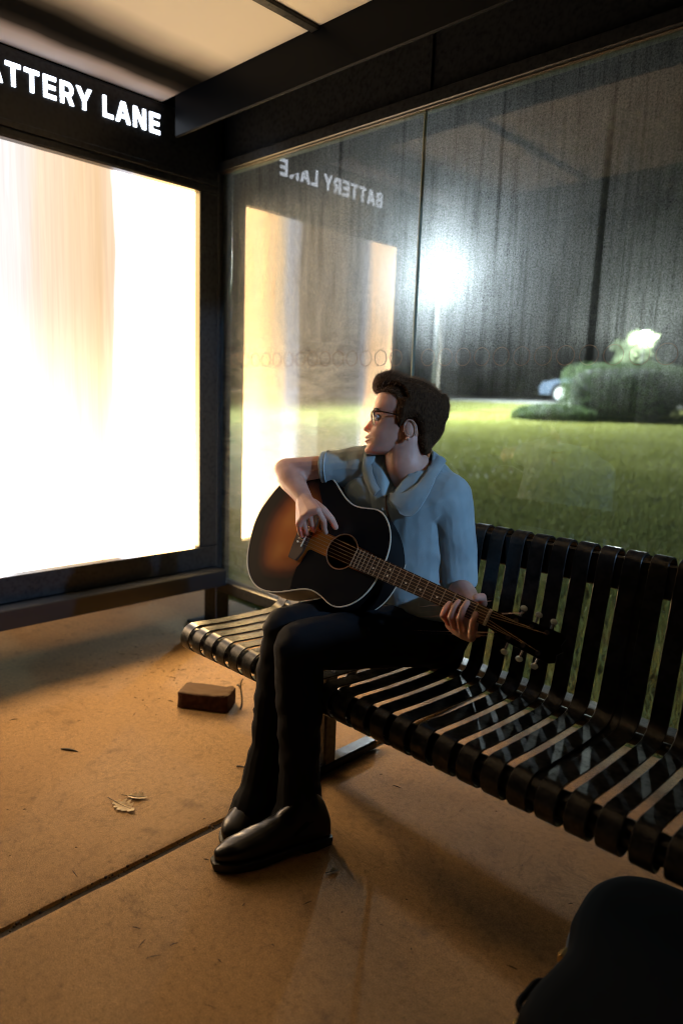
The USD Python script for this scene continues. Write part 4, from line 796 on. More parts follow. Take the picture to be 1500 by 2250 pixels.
# ---- hair
HP = np.array([(412, 432), (372, 412), (346, 388), (334, 348), (340, 300), (362, 250), (400, 212), (470, 186), (545, 166), (602, 184), (650, 208), (740, 248), (830, 266), (930, 304), (990, 334), (1060, 388), (1092, 424), (1140, 428), (1176, 478), (1192, 560), (1176, 680), (1140, 760), (1128, 836), (1080, 922), (1005, 1008), (962, 1078), (938, 1098),
               (892, 1106), (846, 1046), (812, 968), (822, 890), (800, 800), (756, 742), (700, 748), (652, 790), (614, 824), (592, 792), (576, 704), (572, 650), (598, 560), (570, 480), (490, 446)], float)
def hair_mesh():
    from scipy.spatial import Delaunay
    import shapely as shp
    poly = sg.Polygon(np.c_[hx(HP[:, 0]), hy(HP[:, 1])]).buffer(0.002).buffer(-0.002); st = 0.0036
    x0, y0, x1, y1 = poly.bounds; gx, gy = np.meshgrid(np.arange(x0, x1, st), np.arange(y0, y1, st)); Q = np.c_[gx.ravel(), gy.ravel()] + RNG.uniform(-.0007, .0007, (gx.size, 2))
    Q = Q[shp.contains_xy(poly.buffer(-0.002), Q[:, 0], Q[:, 1])]; Bd = np.array(poly.exterior.segmentize(st).coords)[:-1]; nb = len(Bd)
    A = np.vstack([Bd, Q]); T = Delaunay(A).simplices; c = A[T].mean(1); T = T[shp.contains_xy(poly, c[:, 0], c[:, 1])]
    dist = shp.distance(shp.points(A), poly.exterior)
    X, Y = 750 - A[:, 0] / HS, 625 - A[:, 1] / HS
    hw = np.zeros(len(A)); Yc = np.clip(Y, 263, 1097); f0, b0, w = xf_(Yc), xb_(Yc), wd_(Yc); xm = (f0 + b0) / 2; rel = np.abs(np.where(X < xm, (xm - X) / (xm - f0), (X - xm) / (b0 - xm)))
    inside = (rel < 1) & (Y > 262); hw = np.where(inside, w * np.clip(1 - np.clip(rel, 0, 1) ** 2.35, 0, 1) ** (1 / 2.35), 0)
    hw = np.where(Y > 900, np.maximum(hw, 0.052 * np.clip(1 - ((X - 860) / 130) ** 2, 0, 1) ** 0.5), hw)
    thick = 0.006 + 0.011 * np.clip(dist / 0.02, 0, 1)
    top = np.clip((470 - Y) / 200, 0, 1); rnd = np.sqrt(np.clip(dist, 0, None) / 0.045) * 0.070
    h = np.where(dist < 1e-6, np.maximum(hw + 0.0015, 0.0008), np.maximum(hw + thick * np.clip(dist / 0.008, 0.25, 1), np.minimum(rnd, 0.074)))
    h = np.where((Y < 520) & (dist < 0.03), np.maximum(np.minimum(h, rnd + 0.002), np.where(inside, hw + 0.004, 0)), h)
    # clumps combed up and back
    cl = meshkit.fbm(np.c_[(A[:, 0] * 0.35 + A[:, 1]) * 260, (A[:, 0] - A[:, 1] * 0.6) * 60, 0 * A[:, 0]], 3, 4) - 0.5
    h = np.maximum(h + 0.007 * cl * np.clip(dist / 0.01, 0, 1), 0.0005)
    n = len(A); V = np.vstack([Hd(A[:, 0], A[:, 1], h), Hd(A[:, 0], A[:, 1], -h)]); F = [T, T[:, ::-1] + n]
    i = np.arange(nb); j = (i + 1) % nb; F += [np.c_[i, j, j + n], np.c_[i, j + n, i + n]]
    return trimesh.Trimesh(V, np.vstack(F), process=False), A, h, dist, Y
hm_, hA, hh, hdist, hY = hair_mesh()
hair_mat = M('dark_brown_hair', {'g': ('geometry', {}), 'mp': ('mapping', {'scale': (1, 1, 0.4)}), 'n': ('noise_texture', {'scale': 240, 'detail': 3}), 'r': ('rgb_ramp', {'ramp': [(0.3, (0.020, 0.011, 0.006)), (0.7, (0.058, 0.031, 0.015))]}), 'b': ('bump', {'strength': 0.6, 'distance': 0.002}),
    'p': ('principled_bsdf', {'roughness': 0.8, 'specular_ior_level': 0.06})}, [('g.position', 'mp.vector'), ('mp.vector', 'n.vector'), ('n.fac', 'r.fac'), ('n.fac', 'b.height'), ('r.color', 'p.base_color'), ('b.normal', 'p.normal')])
hair = obj('hair', hm_, hair_mat, person, smooth=True)
strand_mat = M('hair_strands', {'h': ('principled_bsdf', {'base_color': (0.15, 0.078, 0.034), 'roughness': 0.45, 'specular_ior_level': 0.4})}, surface='h.BSDF')
def strands():
    r = np.random.default_rng(11); pts, cnt, wid = [], [], []
    ok = np.nonzero((hdist > 0.0005))[0]
    pr = np.clip(1.8 - hdist[ok] / 0.012, 0.2, 1.8) * np.where(hY[ok] < 520, 1.6, 0.7); pr /= pr.sum()
    for k in r.choice(ok, 9000, p=pr):
        s = 1 if r.random() < 0.6 else -1; a, b = hA[k]; c = s * hh[k] * r.uniform(0.75, 1.0); top = np.clip((560 - hY[k]) / 250, 0, 1); frontness = np.clip((a - 0.045) / 0.05, 0, 1)
        d = np.array([-0.8 + 1.1 * frontness, 0.15 + 1.0 * top - 0.95 * (1 - top), 0.15 * s]) + r.normal(size=3) * 0.28; d /= np.linalg.norm(d); L = r.uniform(0.008, 0.02) * (0.7 + 0.6 * top)
        p0 = np.array([a, b, c]) - d * L * 0.55; bend = r.normal(size=3) * 0.25 + np.array([-0.35, 0, 0])
        q = np.array([p0, p0 + d * L * 0.5, p0 + d * L + bend * L * 0.3]); pts.append(Hd(q[:, 0], q[:, 1], q[:, 2])); cnt.append(3); wid += [0.0006, 0.0005, 0.0001]
    return np.vstack(pts), cnt, wid
sp_, sc2, sw = strands()
bc = UsdGeom.BasisCurves.Define(stage, str(person.GetPath()) + '/hair/strands'); bc.CreateTypeAttr('linear')
bc.CreatePointsAttr(Vt.Vec3fArray.FromNumpy((sp_ - origin(person)).astype(np.float32))); bc.CreateCurveVertexCountsAttr(Vt.IntArray(sc2)); bc.CreateWidthsAttr(Vt.FloatArray(sw)); bc.SetWidthsInterpolation('vertex')
UsdShade.MaterialBindingAPI.Apply(bc.GetPrim()).Bind(strand_mat); bc.GetPrim().SetCustomDataByKey('kind', 'stuff')
# ---- glasses
frame_m = M('tortoise_frame', {'g': ('geometry', {}), 'n': ('noise_texture', {'scale': 140, 'detail': 2}), 'r': ('rgb_ramp', {'ramp': [(0.4, (0.012, 0.006, 0.004)), (0.65, (0.10, 0.035, 0.012))]}), 'p': ('principled_bsdf', {'roughness': 0.2})}, [('g.position', 'n.vector'), ('n.fac', 'r.fac'), ('r.color', 'p.base_color')])
gl = obj('glasses', tube(np.array([Hd(hx(330), hy(690), c) for c in (-0.011, -0.006, 0.0, 0.006, 0.011)]) + np.array([[0, 0, 0], HB * .003, HB * .004, HB * .003, [0, 0, 0]]), 0.0022, 8), frame_m, person, smooth=True)
lens_m = M('spectacle_lens', {'t': ('transparent_bsdf', {'color': (0.95,) * 3}), 'g': ('glossy_bsdf', {'color': (1, 1, 1), 'roughness': 0.02}), 'f': ('fresnel', {'IOR': 1.5}), 'm': ('mix_closure', {})}, [('f.fac', 'm.fac'), ('t.BSDF', 'm.closure1'), ('g.BSDF', 'm.closure2')], surface='m.closure')
for s in (1, -1):
    q = np.linspace(0, 2 * np.pi, 41); ss = lambda v: np.sign(v) * np.abs(v) ** 0.8
    rx, rz = 0.0235, 0.0185; c_ = s * 0.0335 + rx * ss(np.cos(q)); b_ = hy(716) + rz * ss(np.sin(q)) + 0.0015; a2 = hx(326) - 0.30 * np.clip(np.abs(c_) - 0.02, 0, 1) ** 1.3 - 0.10 * (hy(640) - b_)
    R_ = Hd(a2, b_, c_); rad = np.where(np.sin(q) > 0.3, 0.0026, 0.0014)
    obj('rim', tube(R_, rad, 8, caps=False), frame_m, gl, smooth=True)
    mid = R_.mean(0); v = np.vstack([R_[:-1], mid]); obj('lens', trimesh.Trimesh(v, np.array([[40, i, (i + 1) % 40] for i in range(40)]), process=False), lens_m, gl)
    tp_ = catmull([Hd(hx(352), hy(655), s * 0.0590), Hd(hx(440), hy(662), s * 0.0715), Hd(hx(560), hy(690), s * 0.0765), Hd(hx(690), hy(735), s * 0.0770), Hd(hx(770), hy(800), s * 0.0755)], 16)
    obj('temple', tube(tp_, 0.0021, 8), frame_m, gl, smooth=True)
stud = obj('earring', sphere(Hd(hx(806), hy(882), 0.0790), 0.0019, 2), simple('silver_stud', (0.9, 0.9, 0.9), 0.15, metal=1.0), person, smooth=True)
# ---- polo shirt
def folds(m, amp, fr, seed, stretch=(1, 1, 1), centre=None):
    v = m.vertices; n = m.vertex_normals; q = v * np.asarray(stretch) * fr
    k = meshkit.fbm(q, 3, seed) - 0.5; ridge = 0.5 - np.abs(meshkit.noise(q * 1.3, seed + 9) - 0.5) * 2
    m.vertices = v + n * (amp * (k + 0.6 * ridge))[:, None]; return m
tor = union([hull([(CHEST + [0.03, 0, 0.03], 0.118), (CHEST + [-0.05, -0.015, 0.05], 0.105), (WAIST + [0.02, 0, 0], 0.128), (WAIST + [-0.04, 0.0, 0], 0.122)]),
             hull([(WAIST + [0.02, 0, 0], 0.128), (WAIST + [-0.04, 0, 0], 0.122), (HIP_R + [0.02, 0.01, 0.02], 0.115), (HIP_L + [-0.01, 0.01, 0.02], 0.125)]),
             hull([(CHEST + [0.03, 0, 0.03], 0.118), (CHEST + [-0.05, -0.015, 0.05], 0.105), (SH_L + [-0.012, 0.0, 0.0], 0.066), (SH_R + [0.02, 0, -0.005], 0.062)]),
             hull([(SH_L + [-0.015, 0, 0.006], 0.058), (SH_R + [0.02, 0, 0.0], 0.056), (NECK + [0.022, 0.022, -0.030], 0.062), (NECK + [-0.028, 0.012, -0.030], 0.058)])])
tor = union([tor, hull([(CHEST + [-0.05, -0.015, 0.03], 0.10), ((1.50, -0.535, 0.93), 0.085), ((1.50, -0.50, 0.78), 0.09), (WAIST + [-0.04, 0, 0], 0.12)])])
dR, dL = unit(EL_R - SH_R), unit(EL_L - SH_L)
slR = chain([(SH_R + [0.02, 0, -0.002], 0.063), (SH_R + dR * 0.07, 0.058), (SH_R + dR * 0.175 - [0, 0, 0.004], 0.056)])
slL = chain([(SH_L + [-0.01, 0, 0], 0.066), (SH_L + dL * 0.10, 0.060), (SH_L + dL * 0.20, 0.057), (SH_L + dL * 0.30, 0.056)])
def cut(m, n, p): n = unit(n); return m.trim_by_plane([float(x) for x in -n], float(-(n @ p)))
slR = cut(slR, dR, SH_R + dR * 0.160); slL = cut(slL, dL, SH_L + dL * 0.268)
NECKHOLE = union([chain([(NECK + [0.010, -0.012, -0.022], 0.058), (NECK + [0.012, -0.012, 0.03], 0.074), (NECK + [0.012, -0.010, 0.10], 0.09)], 28), hull([(NECK + [0.0, -0.05, -0.02], 0.035), ((1.622, -0.628, 0.930), 0.010), (NECK + [0.0, -0.10, 0.03], 0.05)])])
sh_m = smoothed(union([tor.trim_by_plane([0.0, 0.25, 0.97], 0.97 * 0.585 + 0.25 * -0.5), slR, slL]) - NECKHOLE, 0.008, 9)
sh_m = folds(sh_m, 0.013, 8.0, 3, (1.0, 1.0, 0.55)); sh_m = folds(sh_m, 0.0045, 17.0, 8, (1.3, 0.8, 0.45)); sh_m = folds(sh_m, 0.0022, 40.0, 12, (1.4, 1.0, 0.5))
shirt_m = M('polo_cotton', {'g': ('geometry', {}), 'n': ('noise_texture', {'scale': 900, 'detail': 2}), 'n2': ('noise_texture', {'scale': 14, 'detail': 3}), 'r': ('rgb_ramp', {'ramp': [(0.3, (0.25, 0.33, 0.355)), (0.7, (0.33, 0.42, 0.44))]}), 'b': ('bump', {'strength': 0.5, 'distance': 0.001}),
    'p': ('principled_bsdf', {'roughness': 0.85, 'specular_ior_level': 0.15, 'sheen_weight': 0.25, 'sheen_roughness': 0.5})}, [('g.position', 'n.vector'), ('g.position', 'n2.vector'), ('n2.fac', 'r.fac'), ('r.color', 'p.base_color'), ('n.fac', 'b.height'), ('b.normal', 'p.normal')])
shirt = obj('shirt', sh_m, shirt_m, person, smooth=60)
# seams and sleeve hems
def seam(p, n, near, r, name, label):
    sec = sh_m.section(plane_origin=p, plane_normal=n)
    if sec is None: return
    loops = [np.asarray(d) for d in sec.discrete]; loops = [l for l in loops if len(l) > 8 and np.linalg.norm(l.mean(0) - near) < 0.09]
    if not loops: return
    l = max(loops, key=len); s_ = np.r_[0, np.cumsum(np.linalg.norm(np.diff(l, axis=0), axis=1))]; q = np.linspace(0, s_[-1], 60); l = np.stack([np.interp(q, s_, l[:, k]) for k in range(3)], 1); c = l.mean(0); l = l + (l - c) / np.linalg.norm(l - c, axis=1, keepdims=True) * 0.0006
    obj(name, tube(l, r, 6, caps=False), shirt_m, shirt, smooth=True, label=label)
seam(SH_L + dL * 0.250, dL, SH_L + dL * 0.250, 0.0024, 'sleeve_hem', 'stitched hem of the near sleeve')
seam(SH_R + dR * 0.142, dR, SH_R + dR * 0.142, 0.0022, 'sleeve_hem', 'stitched hem of the far sleeve')
# ---- trousers and boots
tr_m = simple('dark_trousers', (0.007, 0.0075, 0.009), 0.9, spec=0.15, vary=0.3, scale=300, bump=(0.4, 0.001))
lr = lambda a, b, t: a * (1 - t) + b * t
trs = union([hull([(HIP_R + [0, 0.02, 0], 0.108), (HIP_L + [0, 0.02, 0], 0.115), (WAIST + [0, 0.01, -0.12], 0.110)]),
    chain([(HIP_R, 0.100), (lr(HIP_R, KN_R, 0.5), 0.083), (KN_R + [0, 0, -0.004], 0.068), (lr(KN_R, AN_R, 0.35), 0.063), (lr(KN_R, AN_R, 0.75), 0.054), (AN_R + [0.0, -0.005, 0.0], 0.062), (AN_R + [0.016, -0.05, -0.075], 0.070)]),
    chain([(HIP_L, 0.103), (lr(HIP_L, KN_L, 0.5), 0.085), (KN_L + [0, 0, -0.004], 0.068), (lr(KN_L, AN_L, 0.35), 0.063), (lr(KN_L, AN_L, 0.75), 0.055), (AN_L + [0, 0, 0.0], 0.062), (AN_L + [0, -0.02, -0.065], 0.068)])])
trs = trs.trim_by_plane([0.0, -0.35, 1.0], 0.0 + 0.345 + 0.030)
tm_ = smoothed(trs, 0.012, 12); tm_ = folds(tm_, 0.010, 14, 5, (1, 1, 1.6))
obj('trousers', tm_, tr_m, person, smooth=60)
leather = simple('black_leather', (0.007, 0.0065, 0.006), 0.30, spec=0.30, bump=(0.25, 0.0015), scale=60)
sole_m = simple('boot_sole', (0.008, 0.008, 0.008), 0.6)
def boot(heel, toe, label=None):
    heel, toe = np.array(heel, float), np.array(toe, float); L = np.linalg.norm(toe - heel); d = (toe - heel) / L; s = np.array([-d[1], d[0], 0.0]); K = L / 0.32
    prof = [(0.0, .0, .030, .060), (0.012, .0, .036, .095), (0.05, .0, .039, .150), (0.085, .0, .040, .150), (0.115, .0, .041, .108), (0.15, .0, .044, .086), (0.19, .0, .049, .070), (0.23, .0, .050, .058), (0.27, .0, .044, .047), (0.30, .0, .030, .036), (0.318, .0, .012, .024)]
    rings = []
    for x, _, w, h in prof:
        x *= K; q = np.linspace(0, 2 * np.pi, 25)[:-1]; cs, sn = np.cos(q), np.sin(q); e = 0.72
        lat = 0.9 * w * np.sign(cs) * np.abs(cs) ** e; z0 = 0.024; zz = np.where(sn > 0, z0 + 0.018 + (h - 0.018) * np.abs(sn) ** 0.9, z0 + 0.018 - 0.018 * np.abs(sn) ** 0.6); lat = lat * np.where(sn > 0.5, 1 - 0.35 * (sn - 0.5) * 1.2, 1)
        rings.append(heel + d * x + np.multiply.outer(lat, s) + np.multiply.outer(zz, [0, 0, 1.0]))
    m = to_tm(to_man(loft(rings)).refine_to_length(0.010)); trimesh.smoothing.filter_taubin(m, iterations=6)
    m = folds(m, 0.003, 28, 6, (1, 1, 1))
    b = obj('boot', m, leather, person, smooth=60)
    outl = [(0.0, .031), (0.05, .040), (0.11, .036), (0.16, .042), (0.22, .051), (0.27, .045), (0.30, .031), (0.322, .011)]
    u = np.r_[[x * K for x, w in outl], [x * K for x, w in outl][::-1]]; wv = np.r_[[0.9 * w + .002 for x, w in outl], [-(0.9 * w + .002) for x, w in outl][::-1]]
    po = sg.Polygon(np.c_[u, wv]).buffer(0.004)
    def flat(poly, z0, z1):
        e = trimesh.creation.extrude_polygon(poly, z1 - z0, engine='earcut'); v = e.vertices; e.vertices = heel + np.multiply.outer(v[:, 0], d) + np.multiply.outer(v[:, 1], s) + np.multiply.outer(v[:, 2] + z0, [0, 0, 1.0]); 
        if e.volume < 0: e.invert()
        return e
    obj('sole', flat(po, 0.014, 0.026), sole_m, b); obj('heel_block', flat(po.intersection(sg.box(-0.01, -0.1, 0.085 * K, 0.1)).buffer(-0.002), 0.002, 0.0135), sole_m, b)
    obj('fore_sole', flat(po.intersection(sg.box(0.14 * K, -0.1, 0.4, 0.1)).buffer(-0.004), 0.002, 0.0135), sole_m, b)
boot((1.660, -0.848, 0), (1.552, -1.150, 0))
boot((1.432, -0.838, 0), (1.510, -1.082, 0))
# ---- collar, dark opening strip and buttons of the polo shirt
from scipy.spatial import cKDTree
SHIRT_TREE = cKDTree(sh_m.vertices)
def patch(inner, outer, rows=7, bulge=0.003, thick=0.0035, drape=True):
    a, b = catmull(inner, 28), catmull(outer, 28); n = np.cross(np.gradient(a, axis=0), b - a); n /= np.linalg.norm(n, axis=1, keepdims=True) + 1e-9
    if (n * (EYE - (a + b) / 2)).sum() < 0: n = -n
    R = [a + (b - a) * t + n * (bulge * math.sin(math.pi * t)) for t in np.linspace(0, 1, rows)]
    if drape:   # lies on the shirt, never in it
        for k, t in enumerate(np.linspace(0, 1, rows)):
            d, i = SHIRT_TREE.query(R[k]); nn = sh_m.vertex_normals[i]; h = ((R[k] - sh_m.vertices[i]) * nn).sum(1); R[k] = R[k] + nn * np.clip((0.008 + 0.004 * math.sin(math.pi * t)) - h, 0, 0.05)[:, None]
    top = np.array(R); bot = top - n[None] * thick; ring = np.concatenate([top, bot[::-1]], 0)   # closed section along the collar
    return loft(ring.transpose(1, 0, 2))
near_in = [(1.590, -0.418, 1.066), (1.640, -0.432, 1.070), (1.672, -0.474, 1.058), (1.697, -0.520, 1.028), (1.697, -0.553, 0.992), (1.685, -0.578, 0.962), (1.656, -0.596, 0.950), (1.622, -0.600, 0.952)]
near_out = [(1.590, -0.395, 1.038), (1.654, -0.409, 1.044), (1.704, -0.460, 1.038), (1.734, -0.523, 1.010), (1.738, -0.562, 0.972), (1.732, -0.588, 0.936), (1.720, -0.606, 0.906), (1.678, -0.620, 0.902)]
far_in = [(1.590, -0.418, 1.066), (1.545, -0.440, 1.066), (1.522, -0.490, 1.058), (1.524, -0.545, 1.044), (1.548, -0.585, 1.016), (1.572, -0.603, 0.984), (1.596, -0.606, 0.958)]
far_out = [(1.590, -0.395, 1.038), (1.530, -0.428, 1.048), (1.494, -0.490, 1.046), (1.500, -0.556, 1.032), (1.520, -0.602, 1.002), (1.545, -0.619, 0.968), (1.582, -0.621, 0.940)]
obj('collar', patch(near_in, near_out), shirt_m, shirt, smooth=40, label='open collar leaf on the near shoulder')
obj('collar', patch(far_in, far_out), shirt_m, shirt, smooth=40, label='open collar leaf on the far shoulder')
inner_m = simple('collar_opening_dark', (0.16, 0.10, 0.095), 0.9)  # dark red carries the shade inside the collar and opening
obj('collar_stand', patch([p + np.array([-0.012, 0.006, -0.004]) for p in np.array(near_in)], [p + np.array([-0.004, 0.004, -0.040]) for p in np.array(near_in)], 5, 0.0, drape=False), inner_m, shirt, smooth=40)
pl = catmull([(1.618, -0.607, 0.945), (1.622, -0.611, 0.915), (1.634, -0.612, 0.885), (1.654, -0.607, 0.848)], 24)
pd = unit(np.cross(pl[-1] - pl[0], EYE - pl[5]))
obj('opening_shade', sweep_rect(pl + np.array([0, -0.002, 0]), pd, 0.006, 0.003), inner_m, shirt, smooth=40)  # dark strip painted in for the shade of the shirt opening
for k in (8, 18):
    c = pl[k] + pd * 0.010; obj('button', cyl(c, c + unit(EYE - c) * 0.004, 0.0050, 16), simple('shirt_button', (0.45, 0.42, 0.38), 0.3) if k == 8 else UsdShade.Material.Get(stage, '/World/Looks/shirt_button'), shirt)

# ================================================================ things on the ground
def brick():
    b = thing('broken_brick', 'dark broken brick lying on the concrete by the end of the bench', 'brick', (0.745, -0.605, 0.0))
    m = trimesh.creation.box((0.205, 0.105, 0.068)); 
    for _ in range(4): m = m.subdivide()
    v = m.vertices.copy(); n = meshkit.fbm(v * 26 + 4, 4, 2)[:, None] - 0.5; e = np.sort(np.abs(v) / np.array([0.1025, 0.0525, 0.034]), 1)[:, 1]
    v = v * (1 - 0.07 * np.clip((e - 0.86) / 0.14, 0, 1) ** 2)[:, None] + v / (np.linalg.norm(v, axis=1, keepdims=True)) * n * 0.011
    br = (v[:, 0] > 0.05) & (v[:, 2] > 0); v[:, 2] += np.where(br, 0.12 * (v[:, 0] - 0.05) + 0.008 * (meshkit.noise(v * 60, 3) - 0.5), 0)
    a = math.radians(33.4); R_ = np.array([[math.cos(a), -math.sin(a), 0], [math.sin(a), math.cos(a), 0], [0, 0, 1.0]])
    v = v @ R_.T + [0, 0, 0.033]; v[:, 2] = np.maximum(v[:, 2], 0.0)
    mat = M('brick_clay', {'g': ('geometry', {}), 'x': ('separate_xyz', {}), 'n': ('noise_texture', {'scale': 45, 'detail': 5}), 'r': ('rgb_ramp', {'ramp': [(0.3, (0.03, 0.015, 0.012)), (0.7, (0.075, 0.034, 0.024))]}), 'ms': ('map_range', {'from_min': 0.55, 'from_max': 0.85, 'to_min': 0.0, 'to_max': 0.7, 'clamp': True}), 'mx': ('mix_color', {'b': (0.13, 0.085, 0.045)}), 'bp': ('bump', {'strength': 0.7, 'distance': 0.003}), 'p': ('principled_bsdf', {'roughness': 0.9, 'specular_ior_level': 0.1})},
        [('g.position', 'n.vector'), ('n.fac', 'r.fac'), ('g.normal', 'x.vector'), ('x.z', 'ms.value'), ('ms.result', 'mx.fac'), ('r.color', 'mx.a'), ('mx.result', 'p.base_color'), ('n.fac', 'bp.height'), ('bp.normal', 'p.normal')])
    obj('block', trimesh.Trimesh(v, m.faces, process=False), mat, b, smooth=45, local=True)
brick()
leaf_dry = M('dry_leaf', {'g': ('geometry', {}), 'n': ('noise_texture', {'scale': 60, 'detail': 3}), 'r': ('rgb_ramp', {'ramp': [(0.3, (0.42, 0.30, 0.15)), (0.7, (0.66, 0.52, 0.30))]}), 'p': ('principled_bsdf', {'roughness': 0.7}), 't': ('translucent_bsdf', {}), 'm': ('mix_closure', {'fac': 0.2})},
    [('g.position', 'n.vector'), ('n.fac', 'r.fac'), ('r.color', 'p.base_color'), ('r.color', 't.color'), ('p.BSDF', 'm.closure1'), ('t.BSDF', 'm.closure2')], surface='m.closure')
def oak_leaf(name, label, c, L, ang, curl, seed, group=None):
    r = np.random.default_rng(seed); half = []
    for k in range(5):
        t0 = 0.08 + 0.18 * k; w = [0.16, 0.26, 0.31, 0.25, 0.13][k]
        half += [(t0, 0.05), (t0 + 0.05, w * 0.8), (t0 + 0.085, w), (t0 + 0.12, w * 0.75)]
    half += [(0.99, 0.03)]; up = np.array(half); o = np.vstack([[(0.0, 0.0)], up, [(1.02, 0)], (up * [1, -1])[::-1]]) * L
    poly = sg.Polygon(o).buffer(0.004 * L / 0.08).buffer(-0.003 * L / 0.08)
    xs, ys = np.meshgrid(np.arange(-0.02, L * 1.05, L / 26), np.arange(-0.4 * L, 0.4 * L, L / 26)); Q = np.c_[xs.ravel(), ys.ravel()]
    Q = Q[shapely.contains_xy(poly.buffer(-L / 60), Q[:, 0], Q[:, 1])]; B = np.array(poly.exterior.segmentize(L / 30).coords)[:-1]; A = np.vstack([Q, B])
    from scipy.spatial import Delaunay
    T = Delaunay(A).simplices; T = T[shapely.contains_xy(poly, *A[T].mean(1).T)]
    z = curl * (np.abs(A[:, 1]) / (0.3 * L)) ** 1.6 * L * 0.22 + 0.06 * L * (meshkit.noise(np.c_[A * 45, 0 * A[:, 0]], seed) - 0.3) + 0.12 * L * (A[:, 0] / L - 0.5) ** 2
    v = np.c_[A, z - z.min() + 0.001]; ca, sa = math.cos(ang), math.sin(ang); v[:, :2] = v[:, :2] @ np.array([[ca, sa], [-sa, ca]])
    v2 = v.copy(); v2[:, 2] -= 0.0005; n = len(v); t = thing(name, label, 'leaf', c, group=group)
    obj('blade', trimesh.Trimesh(np.vstack([v, v2]), np.vstack([T, T[:, ::-1] + n]), process=False), leaf_dry, t, smooth=True, local=True)
    d = np.array([ca, sa, 0]); obj('stalk', tube([d * L * 0.9 + [0, 0, 0.006 * L / 0.08], d * L * 0.4 + [0, 0, 0.003], -d * L * 0.28 + [0, 0, 0.004]], [0.0004, 0.0008, 0.0011], 6), bark, t, local=True)
oak_leaf('oak_leaf', 'curled pale dry oak leaf on the lit concrete left of the sitter', (1.100, -1.190, 0.0), 0.090, math.radians(10), 0.30, 3)
oak_leaf('oak_leaf', 'smaller dry leaf tucked behind the curled oak leaf', (1.105, -1.148, 0.001), 0.062, math.radians(38), 0.6, 5)
oak_leaf('oak_leaf', 'tiny scrap of leaf in the shade right of the boots', (1.765, -0.945, 0.0), 0.030, math.radians(70), 1.0, 8)
tw = thing('dead_twig', 'thin crooked twig propped against the broken brick', 'twig', (0.845, -0.515, 0.0))
obj('stem', tube(catmull([(0.86, -0.53, 0.0), (0.848, -0.515, 0.05), (0.838, -0.512, 0.085), (0.842, -0.505, 0.115)], 10), np.linspace(0.004, 0.002, 10), 6), bark, tw)
obj('side_shoot', tube(catmull([(0.842, -0.513, 0.07), (0.828, -0.518, 0.088), (0.820, -0.516, 0.083)], 6), 0.003, 6), bark, tw)
tw2 = thing('dead_twig', 'short dark twig lying beside the trouser leg', 'twig', (1.215, -0.79, 0.0))
obj('stem', tube(catmull([(1.19, -0.80, 0.003), (1.215, -0.788, 0.006), (1.25, -0.79, 0.004)], 8), 0.003, 6), bark, tw2)
tw3 = thing('dead_twig', 'flat sliver of bark on the lit concrete above the oak leaf', 'twig', (0.725, -1.15, 0.0))
obj('stem', tube(catmull([(0.70, -1.17, 0.002), (0.725, -1.152, 0.003), (0.755, -1.135, 0.002)], 8), [0.001, 0.003, 0.004, 0.004, 0.004, 0.003, 0.002, 0.001], 6), bark, tw3)
rl = np.random.default_rng(17); bits = []
for k in range(210):
    if k < 110: x, y = 0.42 + rl.normal() * 0.22, -0.52 + rl.normal() * 0.14
    else: x, y = rl.uniform(-0.2, 2.4), rl.uniform(-1.85, -0.2)
    if abs(x - JOINT_X) < 0.02 and k % 2: continue
    a = rl.uniform(0, 2 * math.pi); L = rl.uniform(0.003, 0.012) if rl.random() < 0.75 else rl.uniform(0.015, 0.035); d = np.array([math.cos(a), math.sin(a), 0]); p = np.array([x, y, 0.0018])
    bits.append(tube([p - d * L / 2, p + np.array([0, 0, 0.001]), p + d * L / 2], [0.0006, rl.uniform(0.0005, 0.0015), 0.0005], 5))
for k in range(90):
    y = rl.uniform(-1.9, 0.2); p = np.array([JOINT_X + rl.uniform(-0.012, 0.012), y, -0.002]); bits.append(sphere(p, rl.uniform(0.0015, 0.0045), 1))
lt = obj('litter', cat(bits), simple('litter', (0.05, 0.032, 0.018), 0.9, vary=0.6, scale=200)); tag(lt, 'dark crumbs, grass clippings and grit scattered over the concrete', 'litter', kind='stuff')
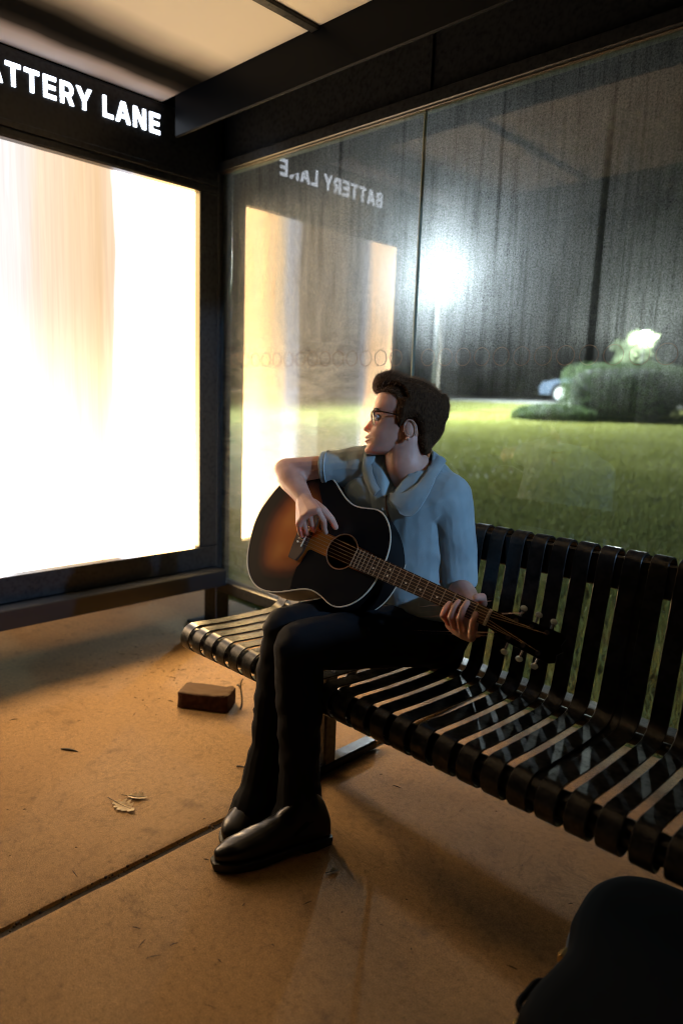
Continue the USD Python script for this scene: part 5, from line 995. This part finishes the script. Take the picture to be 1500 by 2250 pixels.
# ---- guitar case under the near end of the bench
def guitar_case():
    cx, y0 = 2.567, -0.52
    t = thing('guitar_case', 'black guitar case with a brass latch lying in the dark by the bench', 'guitar case', (cx, y0 - 0.5, 0.0))
    prof = [(0.0, 0.02), (0.012, 0.13), (0.06, 0.205), (0.16, 0.236), (0.26, 0.225), (0.38, 0.188), (0.50, 0.192), (0.58, 0.178), (0.63, 0.12), (0.70, 0.085), (0.85, 0.078), (1.02, 0.082), (1.06, 0.06), (1.07, 0.01)]
    o = np.array([(w, -s) for s, w in prof] + [(-w, -s) for s, w in prof[::-1]]); d = np.r_[0, np.cumsum(np.linalg.norm(np.diff(np.vstack([o, o[:1]]), axis=0), axis=1))]
    q = PchipInterpolator(d, np.vstack([o, o[:1]]))(np.linspace(0, d[-1], 180)[:-1]); poly = sg.Polygon(q).buffer(0.02).buffer(-0.02)
    def shell(z0, z1, round_top):
        rings = []
        for off, z in ([(0, z0), (0, z1 - 0.03), (-0.006, z1 - 0.012), (-0.02, z1 - 0.002), (-0.05, z1)] if round_top else [(-0.03, z0), (-0.008, z0 + 0.008), (0, z0 + 0.025), (0, z1)]):
            p = np.array(poly.buffer(off).exterior.coords); s = np.r_[0, np.cumsum(np.linalg.norm(np.diff(p, axis=0), axis=1))]; p = np.c_[np.interp(np.linspace(0, s[-1], 161)[:-1], s, p[:, 0]), np.interp(np.linspace(0, s[-1], 161)[:-1], s, p[:, 1])]
            k = np.argmax(p[:, 0]); p = np.roll(p, -k, 0); rings.append(np.c_[p + [cx, y0], np.full(160, z)])
        return loft(rings)
    tolex = simple('black_vinyl', (0.004, 0.004, 0.0042), 0.85, spec=0.05, bump=(0.3, 0.001), scale=500)
    obj('base', shell(0.004, 0.085, False), tolex, t, smooth=40); obj('lid', shell(0.087, 0.150, True), tolex, t, smooth=40)
    pp = np.array(poly.exterior.segmentize(0.01).coords); obj('piping', tube(np.c_[pp + [cx, y0], np.full(len(pp), 0.0875)], 0.004, 6, caps=False), simple('piping_vinyl', (0.02, 0.018, 0.016), 0.4), t, smooth=True)
    brass = simple('brass', (0.80, 0.56, 0.22), 0.22, metal=1.0)
    for s in (0.335, 0.55):
        w = float(np.interp(s, [0.26, 0.38, 0.50, 0.58], [0.225, 0.188, 0.192, 0.178])); x = cx - w
        l = obj('latch', box((x - 0.007, y0 - s - 0.016, 0.072), (x + 0.006, y0 - s + 0.016, 0.104), 0.003), brass, t); obj('lever', box((x - 0.013, y0 - s - 0.009, 0.076), (x - 0.0072, y0 - s + 0.009, 0.098), 0.002), brass, l)
    hx_ = cx - 0.196; obj('handle', tube(catmull([(hx_ + 0.004, y0 - 0.40, 0.07), (hx_ - 0.022, y0 - 0.41, 0.07), (hx_ - 0.026, y0 - 0.45, 0.07), (hx_ - 0.022, y0 - 0.49, 0.07), (hx_ + 0.004, y0 - 0.50, 0.07)], 16), 0.007, 8), tolex, t, smooth=True)
guitar_case()
